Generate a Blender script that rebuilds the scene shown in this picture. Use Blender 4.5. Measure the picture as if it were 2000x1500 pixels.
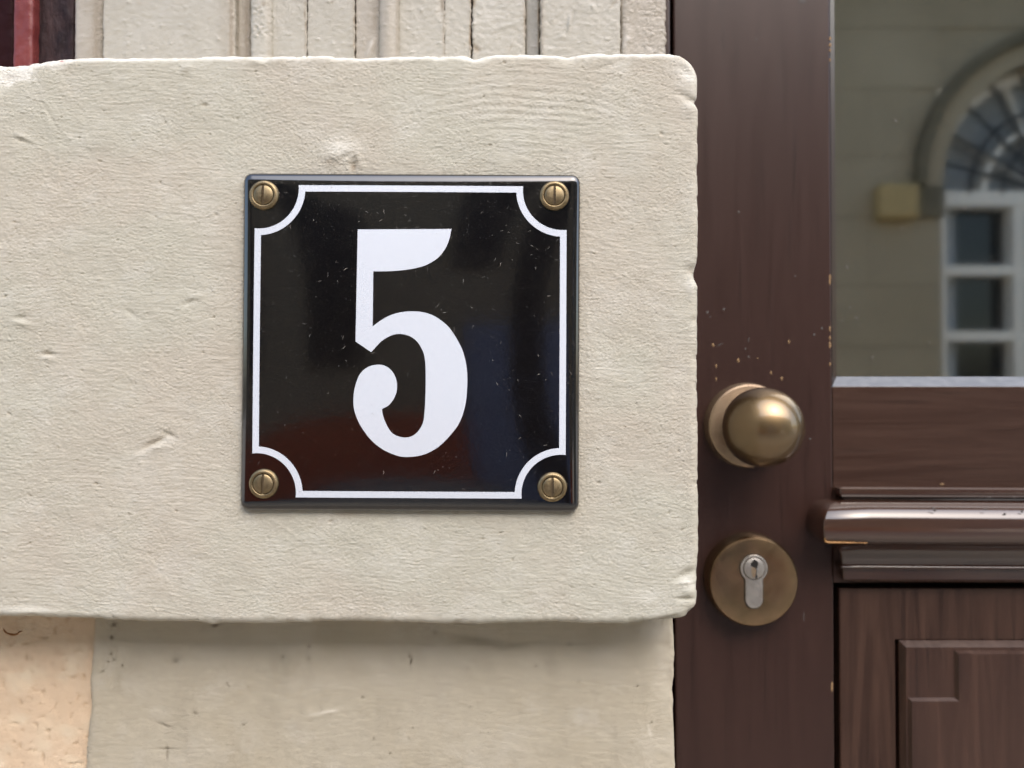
import bpy, bmesh, math, random
import numpy as np
from mathutils import Vector, Matrix
from mathutils.geometry import delaunay_2d_cdt

for o in list(bpy.data.objects):
    bpy.data.objects.remove(o)
SC = bpy.context.scene
COL = SC.collection
R = math.radians
random.seed(5)

# ------------------------------------------------------------------ camera
F = 1503.0                      # focal length in pixels of a 2000 px wide frame
PITCH = R(0.85)
CZ = 1.55                       # eye height above the pavement
cam_d = bpy.data.cameras.new('camera')
cam = bpy.data.objects.new('camera', cam_d)
COL.objects.link(cam)
cam.location = (0, 0, CZ)
cam.rotation_euler = (R(90) + PITCH, 0, 0)
cam_d.lens = 4.25
cam_d.sensor_fit = 'HORIZONTAL'
cam_d.sensor_width = 4.25 * 2000 / F
cam_d.clip_start = 0.01
cam_d.clip_end = 500
cam_d.dof.use_dof = True
cam_d.dof.focus_distance = 0.319
cam_d.dof.aperture_fstop = 1.7
SC.camera = cam

# ------------------------------------------------------------------ light
SUN_EL, SUN_AZ = R(49), R(26)   # azimuth: to the right of the wall's normal
world = bpy.data.worlds.new('World')
SC.world = world
world.use_nodes = True
wn = world.node_tree.nodes
wl = world.node_tree.links
wn.clear()
sky = wn.new('ShaderNodeTexSky')
sky.sky_type = 'NISHITA'
sky.sun_disc = False
sky.sun_elevation = SUN_EL
sky.sun_rotation = R(180) - SUN_AZ
sky.dust_density = 3.0
sky.air_density = 1.0
bg = wn.new('ShaderNodeBackground')
bg.inputs['Strength'].default_value = 0.15
out = wn.new('ShaderNodeOutputWorld')
wl.new(sky.outputs[0], bg.inputs[0])
wl.new(bg.outputs[0], out.inputs[0])

sun_d = bpy.data.lights.new('sun', 'SUN')
sun_d.energy = 0.75
sun_d.angle = R(76)
sun_d.color = (1.0, 0.99, 0.975)
sun = bpy.data.objects.new('sun', sun_d)
COL.objects.link(sun)
to_sun = Vector((math.sin(SUN_AZ) * math.cos(SUN_EL), -math.cos(SUN_AZ) * math.cos(SUN_EL), math.sin(SUN_EL)))
sun.rotation_euler = to_sun.to_track_quat('Z', 'Y').to_euler()
sun.location = to_sun * 20

vs = SC.view_settings
vs.view_transform = 'Standard'
vs.look = 'None'
vs.gamma = 1.0
vs.use_curve_mapping = False
vs.exposure = 1.3
SC.cycles.use_denoising = True
SC.cycles.denoising_input_passes = 'RGB'
SC.cycles.adaptive_threshold = 0.006
SC.cycles.sample_clamp_indirect = 4.0
SC.cycles.max_bounces = 8
SC.cycles.caustics_reflective = False
SC.cycles.caustics_refractive = False

# ------------------------------------------------------------------ helpers
CP, SP = math.cos(PITCH), math.sin(PITCH)


def at(px, py, Y):
    """the point at distance Y that the photograph shows at pixel px, py"""
    u = (px - 1000.0) / F
    v = (750.0 - py) / F
    dy = CP - v * SP
    dz = SP + v * CP
    return Vector((u / dy * Y, Y, CZ + dz / dy * Y))


def wx(px, Y):
    return (px - 1000.0) / F * Y


def wz(py, Y):
    return at(1000, py, Y).z


def proj(X, Y, Z):
    z = Z - CZ
    fw = Y * CP + z * SP
    up = -Y * SP + z * CP
    return 1000 + X / fw * F, 750 - up / fw * F


_P = {}


def _perm(seed):
    if seed not in _P:
        rs = np.random.RandomState(seed)
        p = rs.permutation(256)
        a = rs.rand(256) * 2 * np.pi
        _P[seed] = (np.concatenate([p, p]), np.cos(a), np.sin(a))
    return _P[seed]


def perlin(x, y, seed=0):
    p, gx, gy = _perm(seed)
    xi = np.floor(x).astype(np.int64)
    yi = np.floor(y).astype(np.int64)
    xf, yf = x - xi, y - yi
    u = xf * xf * xf * (xf * (xf * 6 - 15) + 10)
    v = yf * yf * yf * (yf * (yf * 6 - 15) + 10)

    def g(i, j, dx, dy):
        h = p[(p[i & 255] + j) & 255]
        return gx[h] * dx + gy[h] * dy
    a = g(xi, yi, xf, yf)
    b = g(xi + 1, yi, xf - 1, yf)
    c = g(xi, yi + 1, xf, yf - 1)
    d = g(xi + 1, yi + 1, xf - 1, yf - 1)
    return ((a + u * (b - a)) * (1 - v) + (c + u * (d - c)) * v) * 1.5


def fbm(x, y, octv=3, seed=0, gain=0.5):
    s, amp = 0, 1.0
    for k in range(octv):
        s = s + amp * perlin(x * 2 ** k, y * 2 ** k, seed + k)
        amp *= gain
    return s


def sstep(a, b, x):
    t = np.clip((x - a) / (b - a), 0, 1)
    return t * t * (3 - 2 * t)


def link(o, parent=None):
    COL.objects.link(o)
    if parent is not None:
        o.parent = parent
    return o


def tag(o, label=None, cat=None, group=None, kind=None):
    for k, v in (('label', label), ('category', cat), ('group', group), ('kind', kind)):
        if v:
            o[k] = v
    return o


def empty(name, loc=(0, 0, 0)):
    o = bpy.data.objects.new(name, None)
    o.empty_display_size = 0.05
    o.location = loc
    return link(o)


def mesh_obj(name, me, mat, parent=None, smooth=True):
    if mat is not None:
        me.materials.append(mat)
    if smooth:
        me.polygons.foreach_set('use_smooth', np.ones(len(me.polygons), dtype=bool))
    me.update()
    o = bpy.data.objects.new(name, me)
    return link(o, parent)


def grid_mesh(name, P, attrs=None, closed_u=False):
    ny, nx = P.shape[:2]
    me = bpy.data.meshes.new(name)
    me.vertices.add(nx * ny)
    me.vertices.foreach_set('co', P.astype(np.float32).ravel())
    idx = np.arange(nx * ny).reshape(ny, nx)
    if closed_u:
        idx = np.concatenate([idx, idx[:, :1]], axis=1)
    q = np.stack([idx[:-1, :-1], idx[:-1, 1:], idx[1:, 1:], idx[1:, :-1]], axis=-1).reshape(-1, 4)
    n = len(q)
    me.loops.add(n * 4)
    me.loops.foreach_set('vertex_index', q.astype(np.int32).ravel())
    me.polygons.add(n)
    me.polygons.foreach_set('loop_start', np.arange(0, n * 4, 4, dtype=np.int32))
    me.polygons.foreach_set('loop_total', np.full(n, 4, dtype=np.int32))
    me.update(calc_edges=True)
    for k, a in (attrs or {}).items():
        at_ = me.attributes.new(k, 'FLOAT', 'POINT')
        at_.data.foreach_set('value', a.astype(np.float32).ravel())
    return me


def edge_samples(r, T, n=6, nt=3):
    th = np.linspace(0, np.pi / 2, n + 1)[1:]
    s = r * (1 - np.sin(th))
    return s, np.linspace(0, T, nt + 1)[1:]


def axis_samples(a, b, step, r, T, lo, hi, fine=None, coarse=0.01):
    """sample coordinates across [a,b] with rounded ends; fine=(f0,f1) keeps the small step there"""
    s, t = edge_samples(r, T)
    i0 = a + (r if lo else 0)
    i1 = b - (r if hi else 0)
    if fine is None:
        f0, f1 = i0, i1
    else:
        f0, f1 = max(i0, fine[0]), min(i1, fine[1])
    xs = [np.linspace(f0, f1, max(2, int((f1 - f0) / step) + 1))]
    if f0 - i0 > 1e-6:
        xs.insert(0, np.linspace(i0, f0, max(2, int((f0 - i0) / coarse) + 1))[:-1])
    if i1 - f1 > 1e-6:
        xs.append(np.linspace(f1, i1, max(2, int((i1 - f1) / coarse) + 1))[1:])
    if lo:
        xs = [np.concatenate([a - t[::-1], (a + s)[::-1]])] + xs
    if hi:
        xs = xs + [np.concatenate([b - s, b + t])]
    return np.concatenate(xs)


def slab(name, x0, x1, z0, z1, Y, depth, r, step, mat, parent=None, edges=(0, 1, 1, 1), Rc=(0, 0, 0, 0),
         disp=None, warp=None, finex=None, finez=None, coarse=0.01, loc=(0, 0, 0)):
    """a block whose front faces the camera: rounded edges, worn relief pushed along its normals.
    edges: left, right, bottom, top. Rc: corner radii bottom-left, bottom-right, top-right, top-left"""
    us = axis_samples(x0, x1, step, r, depth, edges[0], edges[1], finex, coarse)
    vs_ = axis_samples(z0, z1, step, r, depth, edges[2], edges[3], finez, coarse)
    U, V = np.meshgrid(us, vs_)
    qx, qz = np.clip(U, x0, x1), np.clip(V, z0, z1)
    t = np.maximum(np.abs(U - qx), np.abs(V - qz))
    s = np.full(U.shape, 9.0)
    if edges[0]: s = np.minimum(s, qx - x0)
    if edges[1]: s = np.minimum(s, x1 - qx)
    if edges[2]: s = np.minimum(s, qz - z0)
    if edges[3]: s = np.minimum(s, z1 - qz)
    X, Z = qx.copy(), qz.copy()
    for (sx, sz, rc) in ((-1, -1, Rc[0]), (1, -1, Rc[1]), (1, 1, Rc[2]), (-1, 1, Rc[3])):
        if rc <= 0:
            continue
        cx = x1 - rc if sx > 0 else x0 + rc
        cz = z1 - rc if sz > 0 else z0 + rc
        dx, dz = (X - cx) * sx, (Z - cz) * sz
        m = (dx > 0) & (dz > 0)
        L = np.hypot(dx, dz) + 1e-12
        k = np.maximum(dx, dz) / L
        X = np.where(m, cx + sx * dx * k, X)
        Z = np.where(m, cz + sz * dz * k, Z)
    c = np.clip((r - s) / r, 0, 1)
    Yo = Y + r * (1 - np.sqrt(1 - c * c)) + t
    if warp is not None:
        X, Z = warp(X, Z, s)
    P = np.stack([X, Yo, Z], axis=-1)
    attrs = {}
    if disp is not None:
        du = np.gradient(P, axis=1)
        dv = np.gradient(P, axis=0)
        N = np.cross(du, dv)
        N /= np.linalg.norm(N, axis=-1, keepdims=True) + 1e-15
        h, attrs = disp(X, Yo, Z, s)
        P = P + N * h[..., None]
    P = P - np.array(loc)
    me = grid_mesh(name, P, attrs)
    o = mesh_obj(name, me, mat, parent)
    o.location = loc
    return o


def bm_obj(name, bm, mat, parent=None, smooth=False):
    me = bpy.data.meshes.new(name)
    bm.normal_update()
    bm.to_mesh(me)
    bm.free()
    return mesh_obj(name, me, mat, parent, smooth)


def add_box(bm, x0, x1, y0, y1, z0, z1, bev=0.0, seg=2):
    r = bmesh.ops.create_cube(bm, size=1.0)
    vsn = r['verts']
    for v in vsn:
        v.co = Vector((x0 + (v.co.x + .5) * (x1 - x0), y0 + (v.co.y + .5) * (y1 - y0), z0 + (v.co.z + .5) * (z1 - z0)))
    if bev > 0:
        es = list({e for v in vsn for e in v.link_edges})
        bmesh.ops.bevel(bm, geom=es, offset=bev, segments=seg, profile=0.5, affect='EDGES')


def box(name, x0, x1, y0, y1, z0, z1, mat, parent=None, bev=0.0, seg=2):
    bm = bmesh.new()
    add_box(bm, x0, x1, y0, y1, z0, z1, bev, seg)
    return bm_obj(name, bm, mat, parent, smooth=False)


def lathe(name, profile, c, mat, parent=None, n=64, smooth=True):
    """profile of (radius, distance out of the door towards the street); axis along -Y through c"""
    a = np.linspace(0, 2 * np.pi, n, endpoint=False)
    P = np.zeros((len(profile), n, 3))
    for i, (r_, h) in enumerate(profile):
        P[i, :, 0] = c[0] + r_ * np.cos(a)
        P[i, :, 1] = c[1] - h
        P[i, :, 2] = c[2] + r_ * np.sin(a)
    me = grid_mesh(name, P, closed_u=True)
    return mesh_obj(name, me, mat, parent, smooth)


def prism(name, pts, y0, y1, mat, parent=None, bev=0.0):
    """polygon of (x, z) points extruded from y0 (front) to y1 (back)"""
    bm = bmesh.new()
    f = bm.faces.new([bm.verts.new((x, y0, z)) for x, z in pts])
    r_ = bmesh.ops.extrude_face_region(bm, geom=[f])
    for v in r_['geom']:
        if isinstance(v, bmesh.types.BMVert):
            v.co.y = y1
    bmesh.ops.recalc_face_normals(bm, faces=bm.faces)
    if bev > 0:
        es = [e for e in bm.edges if all(abs(v.co.y - y0) < 1e-7 for v in e.verts)]
        bmesh.ops.bevel(bm, geom=es, offset=bev, segments=3, profile=0.5, affect='EDGES')
    return bm_obj(name, bm, mat, parent)


# ------------------------------------------------------------------ materials
class MT:
    def __init__(self, name):
        self.m = bpy.data.materials.new(name)
        self.m.use_nodes = True
        self.n = self.m.node_tree.nodes
        self.l = self.m.node_tree.links
        self.b = self.n['Principled BSDF']
        self.tc = self.n.new('ShaderNodeTexCoord')

    def set(self, **k):
        for key, v in k.items():
            self.b.inputs[key.replace('_', ' ')].default_value = v
        return self

    def map(self, scale=(1, 1, 1), rot=(0, 0, 0), loc=(0, 0, 0)):
        mp = self.n.new('ShaderNodeMapping')
        mp.inputs['Scale'].default_value = scale
        mp.inputs['Rotation'].default_value = rot
        mp.inputs['Location'].default_value = loc
        self.l.new(self.tc.outputs['Object'], mp.inputs[0])
        return mp.outputs[0]

    def noise(self, scale, detail=4, rough=0.55, vec=None, dist=0.0):
        t = self.n.new('ShaderNodeTexNoise')
        t.inputs['Scale'].default_value = scale
        t.inputs['Detail'].default_value = detail
        t.inputs['Roughness'].default_value = rough
        t.inputs['Distortion'].default_value = dist
        self.l.new(vec if vec is not None else self.tc.outputs['Object'], t.inputs['Vector'])
        return t.outputs['Fac']

    def ramp(self, fac, stops):
        r_ = self.n.new('ShaderNodeValToRGB')
        e = r_.color_ramp.elements
        while len(e) < len(stops):
            e.new(0.5)
        for el, (p, c) in zip(e, stops):
            el.position = p
            el.color = (c[0], c[1], c[2], 1) if isinstance(c, (tuple, list)) else (c, c, c, 1)
        self.l.new(fac, r_.inputs[0])
        return r_.outputs[0]

    def mix(self, fac, a, b, mode='MIX'):
        m = self.n.new('ShaderNodeMix')
        m.data_type = 'RGBA'
        m.blend_type = mode
        for sock, v in ((m.inputs[0], fac), (m.inputs[6], a), (m.inputs[7], b)):
            if isinstance(v, bpy.types.NodeSocket):
                self.l.new(v, sock)
            elif isinstance(v, (int, float)):
                sock.default_value = v if sock.type == 'VALUE' else (v, v, v, 1)
            else:
                sock.default_value = (v[0], v[1], v[2], 1)
        return m.outputs[2]

    def attr(self, name):
        a = self.n.new('ShaderNodeAttribute')
        a.attribute_name = name
        return a.outputs['Fac']

    def color(self, s):
        self.l.new(s, self.b.inputs['Base Color'])
        return self

    def rough(self, s):
        self.l.new(s, self.b.inputs['Roughness'])
        return self

    def bump(self, h, strength=0.3, dist=0.001, normal=None):
        b = self.n.new('ShaderNodeBump')
        b.inputs['Strength'].default_value = strength
        b.inputs['Distance'].default_value = dist
        self.l.new(h, b.inputs['Height'])
        if normal is not None:
            self.l.new(normal, b.inputs['Normal'])
        self.l.new(b.outputs[0], self.b.inputs['Normal'])
        return b.outputs[0]


def painted_stone(name, base, tint, pale, rough=0.72, grime_and_shade=(0.30, 0.24, 0.17)):
    m = MT(name)
    n1 = m.noise(18, 3, 0.6)
    n2 = m.noise(70, 4, 0.6)
    c = m.mix(m.ramp(n1, [(0.38, 0), (0.62, 1)]), base, tint)
    c = m.mix(m.ramp(n2, [(0.5, 0), (0.75, 0.45)]), c, pale)
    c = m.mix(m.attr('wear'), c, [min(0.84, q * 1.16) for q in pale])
    c = m.mix(m.attr('grime'), c, grime_and_shade)
    c = m.mix(m.attr('red'), c, (0.42, 0.10, 0.10))
    sp = m.noise(900, 2, 0.5)
    c = m.mix(m.ramp(sp, [(0.70, 0), (0.78, 0.5)]), c, grime_and_shade)
    m.color(c)
    m.set(Roughness=rough)
    m.b.inputs['Specular IOR Level'].default_value = 0.3
    m.bump(m.noise(1100, 3, 0.65), 0.5, 0.0003)
    return m


M = {}
M['block'] = painted_stone('block_paint', (0.525, 0.488, 0.405), (0.518, 0.503, 0.418), (0.65, 0.64, 0.575)).m
M['jamb'] = painted_stone('jamb_paint', (0.48, 0.43, 0.325), (0.50, 0.455, 0.355), (0.60, 0.56, 0.475), 0.6, (0.07, 0.05, 0.03)).m
M['timber'] = painted_stone('timber_paint', (0.43, 0.41, 0.352), (0.46, 0.442, 0.385), (0.53, 0.515, 0.465), 0.40).m
M['timber_warm'] = painted_stone('timber_paint_warm', (0.42, 0.39, 0.335), (0.41, 0.375, 0.315), (0.52, 0.495, 0.445), 0.40).m
M['timber_grey'] = painted_stone('timber_paint_grey', (0.28, 0.28, 0.26), (0.31, 0.305, 0.285), (0.4, 0.39, 0.36), 0.5).m
M['peach'] = painted_stone('peach_render', (0.72, 0.555, 0.385), (0.74, 0.575, 0.405), (0.78, 0.65, 0.49), 0.8, (0.42, 0.29, 0.17)).m

m = MT('red_paint')
m.color(m.mix(m.ramp(m.noise(60, 4), [(0.35, 0), (0.7, 1)]), (0.15, 0.027, 0.027), (0.215, 0.052, 0.048)))
m.set(Roughness=0.4); m.bump(m.noise(300, 3), 0.3, 0.0006)
M['red'] = m.m
m = MT('dark_old_paint')
m.color(m.mix(m.ramp(m.noise(120, 5, 0.65, m.map((1, 1, 0.25))), [(0.4, 0), (0.7, 1)]), (0.012, 0.007, 0.009), (0.06, 0.036, 0.036)))
m.set(Roughness=0.5, Specular_IOR_Level=0.2); m.bump(m.noise(220, 4, 0.6, m.map((1, 1, 0.3))), 0.6, 0.0015)
M['dark_paint'] = m.m
m = MT('maroon_paint')
m.set(Base_Color=(0.02, 0.002, 0.003, 1), Roughness=0.6, Specular_IOR_Level=0.15)
M['maroon'] = m.m

# black enamel, thin film of dust
m = MT('black_enamel')
dn = m.ramp(m.noise(1400, 3, 0.7), [(0.64, 0), (0.82, 0.22)])
sepz = m.n.new('ShaderNodeSeparateXYZ'); m.l.new(m.tc.outputs['Object'], sepz.inputs[0])
c = m.mix(dn, (0.004, 0.003, 0.003), (0.06, 0.05, 0.045))
m.color(c)
m.set(Roughness=0.09)
m.rough(m.ramp(m.noise(160, 3), [(0.3, 0.09), (0.8, 0.16)]))
m.b.inputs['Specular IOR Level'].default_value = 0.8
m.bump(m.noise(420, 2, 0.4), 0.035, 0.0008)
m.set(Coat_Weight=1.0, Coat_Roughness=0.07)
M['enamel'] = m.m
m = MT('white_enamel')
m.color(m.mix(m.ramp(m.noise(500, 4, 0.7), [(0.70, 0), (0.82, 0.5)]), (0.70, 0.75, 0.83), (0.45, 0.43, 0.40)))
m.set(Roughness=0.14); m.bump(m.noise(250, 2), 0.05, 0.0005)
M['white_enamel'] = m.m
m = MT('fibre_dust')
m.set(Base_Color=(0.50, 0.46, 0.41, 1), Roughness=0.9)
M['dust'] = m.m


def brass(name, a, b, rough0, rough1, sc=60):
    m = MT(name)
    n = m.noise(sc, 5, 0.6)
    m.color(m.mix(m.ramp(n, [(0.3, 0), (0.7, 1)]), a, b))
    m.set(Metallic=1.0)
    m.rough(m.ramp(m.noise(sc * 1.7, 4), [(0.3, rough0), (0.7, rough1)]))
    m.bump(m.noise(sc * 12, 3), 0.05, 0.0003)
    return m.m


M['brass_screw'] = brass('aged_brass_screw', (0.22, 0.165, 0.09), (0.36, 0.285, 0.17), 0.40, 0.56, 220)
M['brass_knob'] = brass('aged_brass_knob', (0.225, 0.155, 0.08), (0.265, 0.185, 0.098), 0.34, 0.42, 30)
kb = bpy.data.materials['aged_brass_knob'].node_tree.nodes['Principled BSDF']
kb.inputs['Coat Weight'].default_value = 1.0
kb.inputs['Coat Roughness'].default_value = 0.12
M['brass_lock'] = brass('aged_brass_rosette', (0.25, 0.18, 0.10), (0.37, 0.245, 0.15), 0.26, 0.38, 60)
M['brass_pale'] = brass('worn_pale_brass', (0.42, 0.31, 0.22), (0.44, 0.35, 0.24), 0.45, 0.55, 80)
M['nickel'] = brass('nickel_lock', (0.42, 0.40, 0.37), (0.49, 0.47, 0.44), 0.42, 0.55, 200)
m = MT('dark_slot'); m.set(Base_Color=(0.05, 0.035, 0.02, 1), Roughness=0.8); M['slot'] = m.m
m = MT('dirty_slot'); m.set(Base_Color=(0.13, 0.095, 0.055, 1), Roughness=0.8); M['slot_dirt'] = m.m
m = MT('keyway_black'); m.set(Base_Color=(0.008, 0.006, 0.005, 1), Roughness=0.7); M['keyway'] = m.m


def wood(name, dark, light, vertical=True, rough=(0.28, 0.42), spec=0.5, scale=1.0, streak=0.5):
    m = MT(name)
    sc = (55 * scale, 55 * scale, 4.5 * scale) if vertical else (4.5 * scale, 55 * scale, 55 * scale)
    mp = m.map(sc)
    n1 = m.noise(1.0, 7, 0.65, mp, 2.2)
    pores = m.noise(1.0, 3, 0.6, m.map((420, 420, 14) if vertical else (14, 420, 420)))
    n2 = m.noise(9, 3)
    c = m.mix(m.ramp(n1, [(0.35, 0), (0.70, 1)]), dark, light)
    c = m.mix(m.ramp(n2, [(0.4, 0), (0.75, streak)]), c, [0.5 * (a + b) * 1.15 for a, b in zip(dark, light)])
    c = m.mix(m.ramp(pores, [(0.58, 0), (0.72, 0.55)]), c, [q * 0.5 for q in dark])
    m.color(c)
    m.rough(m.ramp(n1, [(0.3, rough[0]), (0.75, rough[1])]))
    m.b.inputs['Specular IOR Level'].default_value = spec
    m.bump(n1, 0.05, 0.0003, None)
    return m.m


M['wood_stile'] = wood('varnished_wood_stile', (0.034, 0.0155, 0.0118), (0.044, 0.0208, 0.0160), True, (0.32, 0.36), 0.45, streak=0.35)
M['wood_rail'] = wood('varnished_wood_rail', (0.036, 0.0165, 0.011), (0.066, 0.033, 0.0215), False)
M['wood_mould'] = wood('varnished_wood_moulding', (0.036, 0.015, 0.010), (0.066, 0.032, 0.020), False, (0.14, 0.22), 0.8)
mb_ = M['wood_mould'].node_tree.nodes['Principled BSDF']
mb_.inputs['Coat Weight'].default_value = 0.8
mb_.inputs['Coat Roughness'].default_value = 0.12
M['wood_panel'] = wood('worn_wood_panel', (0.027, 0.0115, 0.0075), (0.074, 0.037, 0.024), True, (0.36, 0.50), 0.45)
M['wood_gloss'] = wood('varnished_panel_wood', (0.029, 0.012, 0.008), (0.072, 0.035, 0.023), True, (0.26, 0.36), 0.6)
M['wood_frame'] = wood('varnished_wood_frame', (0.030, 0.014, 0.010), (0.055, 0.026, 0.018), True)
m = MT('bare_wood_chip'); m.set(Base_Color=(0.27, 0.17, 0.085, 1), Roughness=0.8); M['chip'] = m.m
m = MT('worn_gold_edge'); m.set(Base_Color=(0.38, 0.20, 0.07, 1), Roughness=0.6); M['worn_edge'] = m.m
m = MT('grey_speck'); m.set(Base_Color=(0.11, 0.10, 0.095, 1), Roughness=0.9); M['speck'] = m.m
m = MT('glazing_putty'); m.set(Base_Color=(0.040, 0.024, 0.018, 1), Roughness=0.4); M['putty'] = m.m
m = MT('sill_paint')
m.color(m.mix(m.ramp(m.noise(150, 4), [(0.4, 0), (0.7, 1)]), (0.10, 0.12, 0.16), (0.16, 0.18, 0.22)))  # blue-grey of reflected sky put into the bead's colour
m.set(Roughness=0.25); M['sill'] = m.m
m = MT('dry_twig'); m.set(Base_Color=(0.30, 0.13, 0.04, 1), Roughness=0.7); M['twig'] = m.m

# window glass: dark pane with a half-mirror coating, slightly uneven
gm = bpy.data.materials.new('door_glass')
gm.use_nodes = True
gn, gl = gm.node_tree.nodes, gm.node_tree.links
gb = gn['Principled BSDF']
gb.inputs['Base Color'].default_value = (0.54, 0.52, 0.45, 1)
gb.inputs['Metallic'].default_value = 1.0
gb.inputs['Roughness'].default_value = 0.036
M['glass'] = gm


def plain(name, c1, c2, sc, rough=0.85, bump=0.2, bd=0.004):
    m = MT(name)
    m.color(m.mix(m.ramp(m.noise(sc, 5, 0.6), [(0.35, 0), (0.7, 1)]), c1, c2))
    m.set(Roughness=rough)
    m.bump(m.noise(sc * 12, 4), bump, bd)
    return m.m


M['sandstone'] = plain('sandstone', (0.33, 0.275, 0.19), (0.39, 0.33, 0.235), 1.2)
M['sandstone_dark'] = plain('weathered_sandstone', (0.12, 0.105, 0.07), (0.17, 0.145, 0.10), 3.0)
M['sandstone_gold'] = plain('golden_sandstone', (0.40, 0.30, 0.14), (0.47, 0.36, 0.18), 3.0)
M['white_frame'] = plain('white_window_paint', (0.82, 0.79, 0.73), (0.85, 0.82, 0.76), 4.0, 0.5, 0.05)
m = MT('dark_window_glass'); m.set(Base_Color=(0.01, 0.012, 0.014, 1), Roughness=0.03); M['dark_glass'] = m.m
M['curtain'] = plain('grey_curtain', (0.30, 0.33, 0.36), (0.36, 0.39, 0.42), 6.0)
m = MT('iron_bars'); m.set(Base_Color=(0.02, 0.021, 0.025, 1), Roughness=0.6); M['iron'] = m.m
M['red_stone'] = plain('red_painted_plinth', (0.52, 0.11, 0.045), (0.60, 0.15, 0.06), 3.0)
m = MT('dark_shutter_paint'); m.set(Base_Color=(0.012, 0.013, 0.012, 1), Roughness=0.5); M['dark_shutter'] = m.m
M['blue_door'] = plain('blue_door_paint', (0.23, 0.28, 0.44), (0.27, 0.33, 0.50), 3.0, 0.4)
M['asphalt'] = plain('street_asphalt', (0.045, 0.045, 0.05), (0.07, 0.068, 0.07), 3.0)
m = MT('clay_pavers')
br = m.n.new('ShaderNodeTexBrick')
br.inputs['Color1'].default_value = (0.46, 0.42, 0.34, 1)
br.inputs['Color2'].default_value = (0.53, 0.48, 0.39, 1)
br.inputs['Mortar'].default_value = (0.34, 0.31, 0.26, 1)
br.inputs['Scale'].default_value = 5.0
m.l.new(m.tc.outputs['Object'], br.inputs['Vector'])
m.color(br.outputs['Color']); m.set(Roughness=0.85)
M['pavers'] = m.m
M['setts'] = plain('worn_stone_setts', (0.27, 0.24, 0.20), (0.33, 0.30, 0.25), 9.0)
M['facade'] = plain('house_render', (0.60, 0.54, 0.44), (0.66, 0.60, 0.50), 1.5)
M['hall'] = plain('hallway_plaster', (0.30, 0.27, 0.22), (0.34, 0.31, 0.26), 1.0)
M['roof'] = plain('roof_tiles', (0.20, 0.08, 0.05), (0.28, 0.12, 0.08), 3.0)

# ------------------------------------------------------------------ key planes (metres from the camera)
Y_BLOCK, Y_JAMB, Y_TIMBER, Y_DOOR = 0.322, 0.346, 0.390, 0.480
X_JAMB = wx(1366, Y_BLOCK)          # the reveal: block, jamb stone and timber all end on it

# ------------------------------------------------------------------ ground
st = box('street', -60, 60, -60, -0.9, -0.35, -0.10, M['pavers'])
tag(st, kind='structure')
pv = box('pavement', -60, 60, -0.9, 3.0, -0.30, 0.0, M['setts'], bev=0.01)
tag(pv, kind='structure')

# ------------------------------------------------------------------ the painted stone block


def feats(PX, PY, items):
    """sum of elliptical lumps / dents given in photograph pixels: (px, py, rx, ry, degrees, amount)"""
    h = np.zeros(PX.shape)
    for (px, py, rx, ry, a, amt) in items:
        ca, sa = math.cos(R(a)), math.sin(R(a))
        dx, dy = PX - px, PY - py
        u = (dx * ca - dy * sa) / rx
        v = (dx * sa + dy * ca) / ry
        h += amt * np.exp(-(u * u + v * v))
    return h


def edge_pts(pts, v):
    xs, ys = zip(*pts)
    return np.interp(v, xs, ys)


BX0, BX1 = -0.62, X_JAMB
BZ1, BZ0 = wz(106, Y_BLOCK), wz(1217, Y_BLOCK)


TOP_LINE = ([(-3000, 150), (-400, 135), (0, 121), (110, 112), (200, 109), (320, 109), (420, 106), (640, 105), (690, 109),
                    (760, 106), (900, 105), (925, 111), (965, 103), (1060, 102), (1110, 106), (1160, 101), (1300, 100), (1366, 100)])


def top_line(PX):
    return edge_pts(TOP_LINE, PX)


def block_warp(X, Z, s):
    PX = 1000 + X / Y_BLOCK * F
    PY = 772 - (Z - CZ) / Y_BLOCK * F
    top = top_line(PX)
    bot = edge_pts([(-3000, 1205), (0, 1207), (150, 1210), (300, 1217), (420, 1219), (600, 1219), (700, 1217), (870, 1222),
                    (1000, 1219), (1090, 1217), (1150, 1221), (1230, 1220), (1280, 1215), (1366, 1205)], PX)
    rgt = edge_pts([(0, 1366), (150, 1367), (185, 1366), (200, 1363), (215, 1368), (300, 1368), (500, 1365), (530, 1363), (545, 1360),
                    (560, 1365), (700, 1365), (900, 1364), (1080, 1366), (1110, 1363), (1130, 1362), (1190, 1362), (1300, 1360)], PY)
    k = Y_BLOCK / F
    wt = np.clip((PY - 900) / (106 - 900), 0, 1) ** 2
    wb = np.clip((PY - 500) / (1217 - 500), 0, 1) ** 2
    wr = np.clip((PX - 1150) / (1366 - 1150), 0, 1) ** 2
    n = perlin(PX / 22.0, PY / 22.0, 31) * 1.2
    Z2 = Z - (top - 106 + n) * k * wt - (bot - 1217 + n) * k * wb
    X2 = X + (rgt - 1366 + n * 0.8) * k * wr
    return X2, Z2


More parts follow.
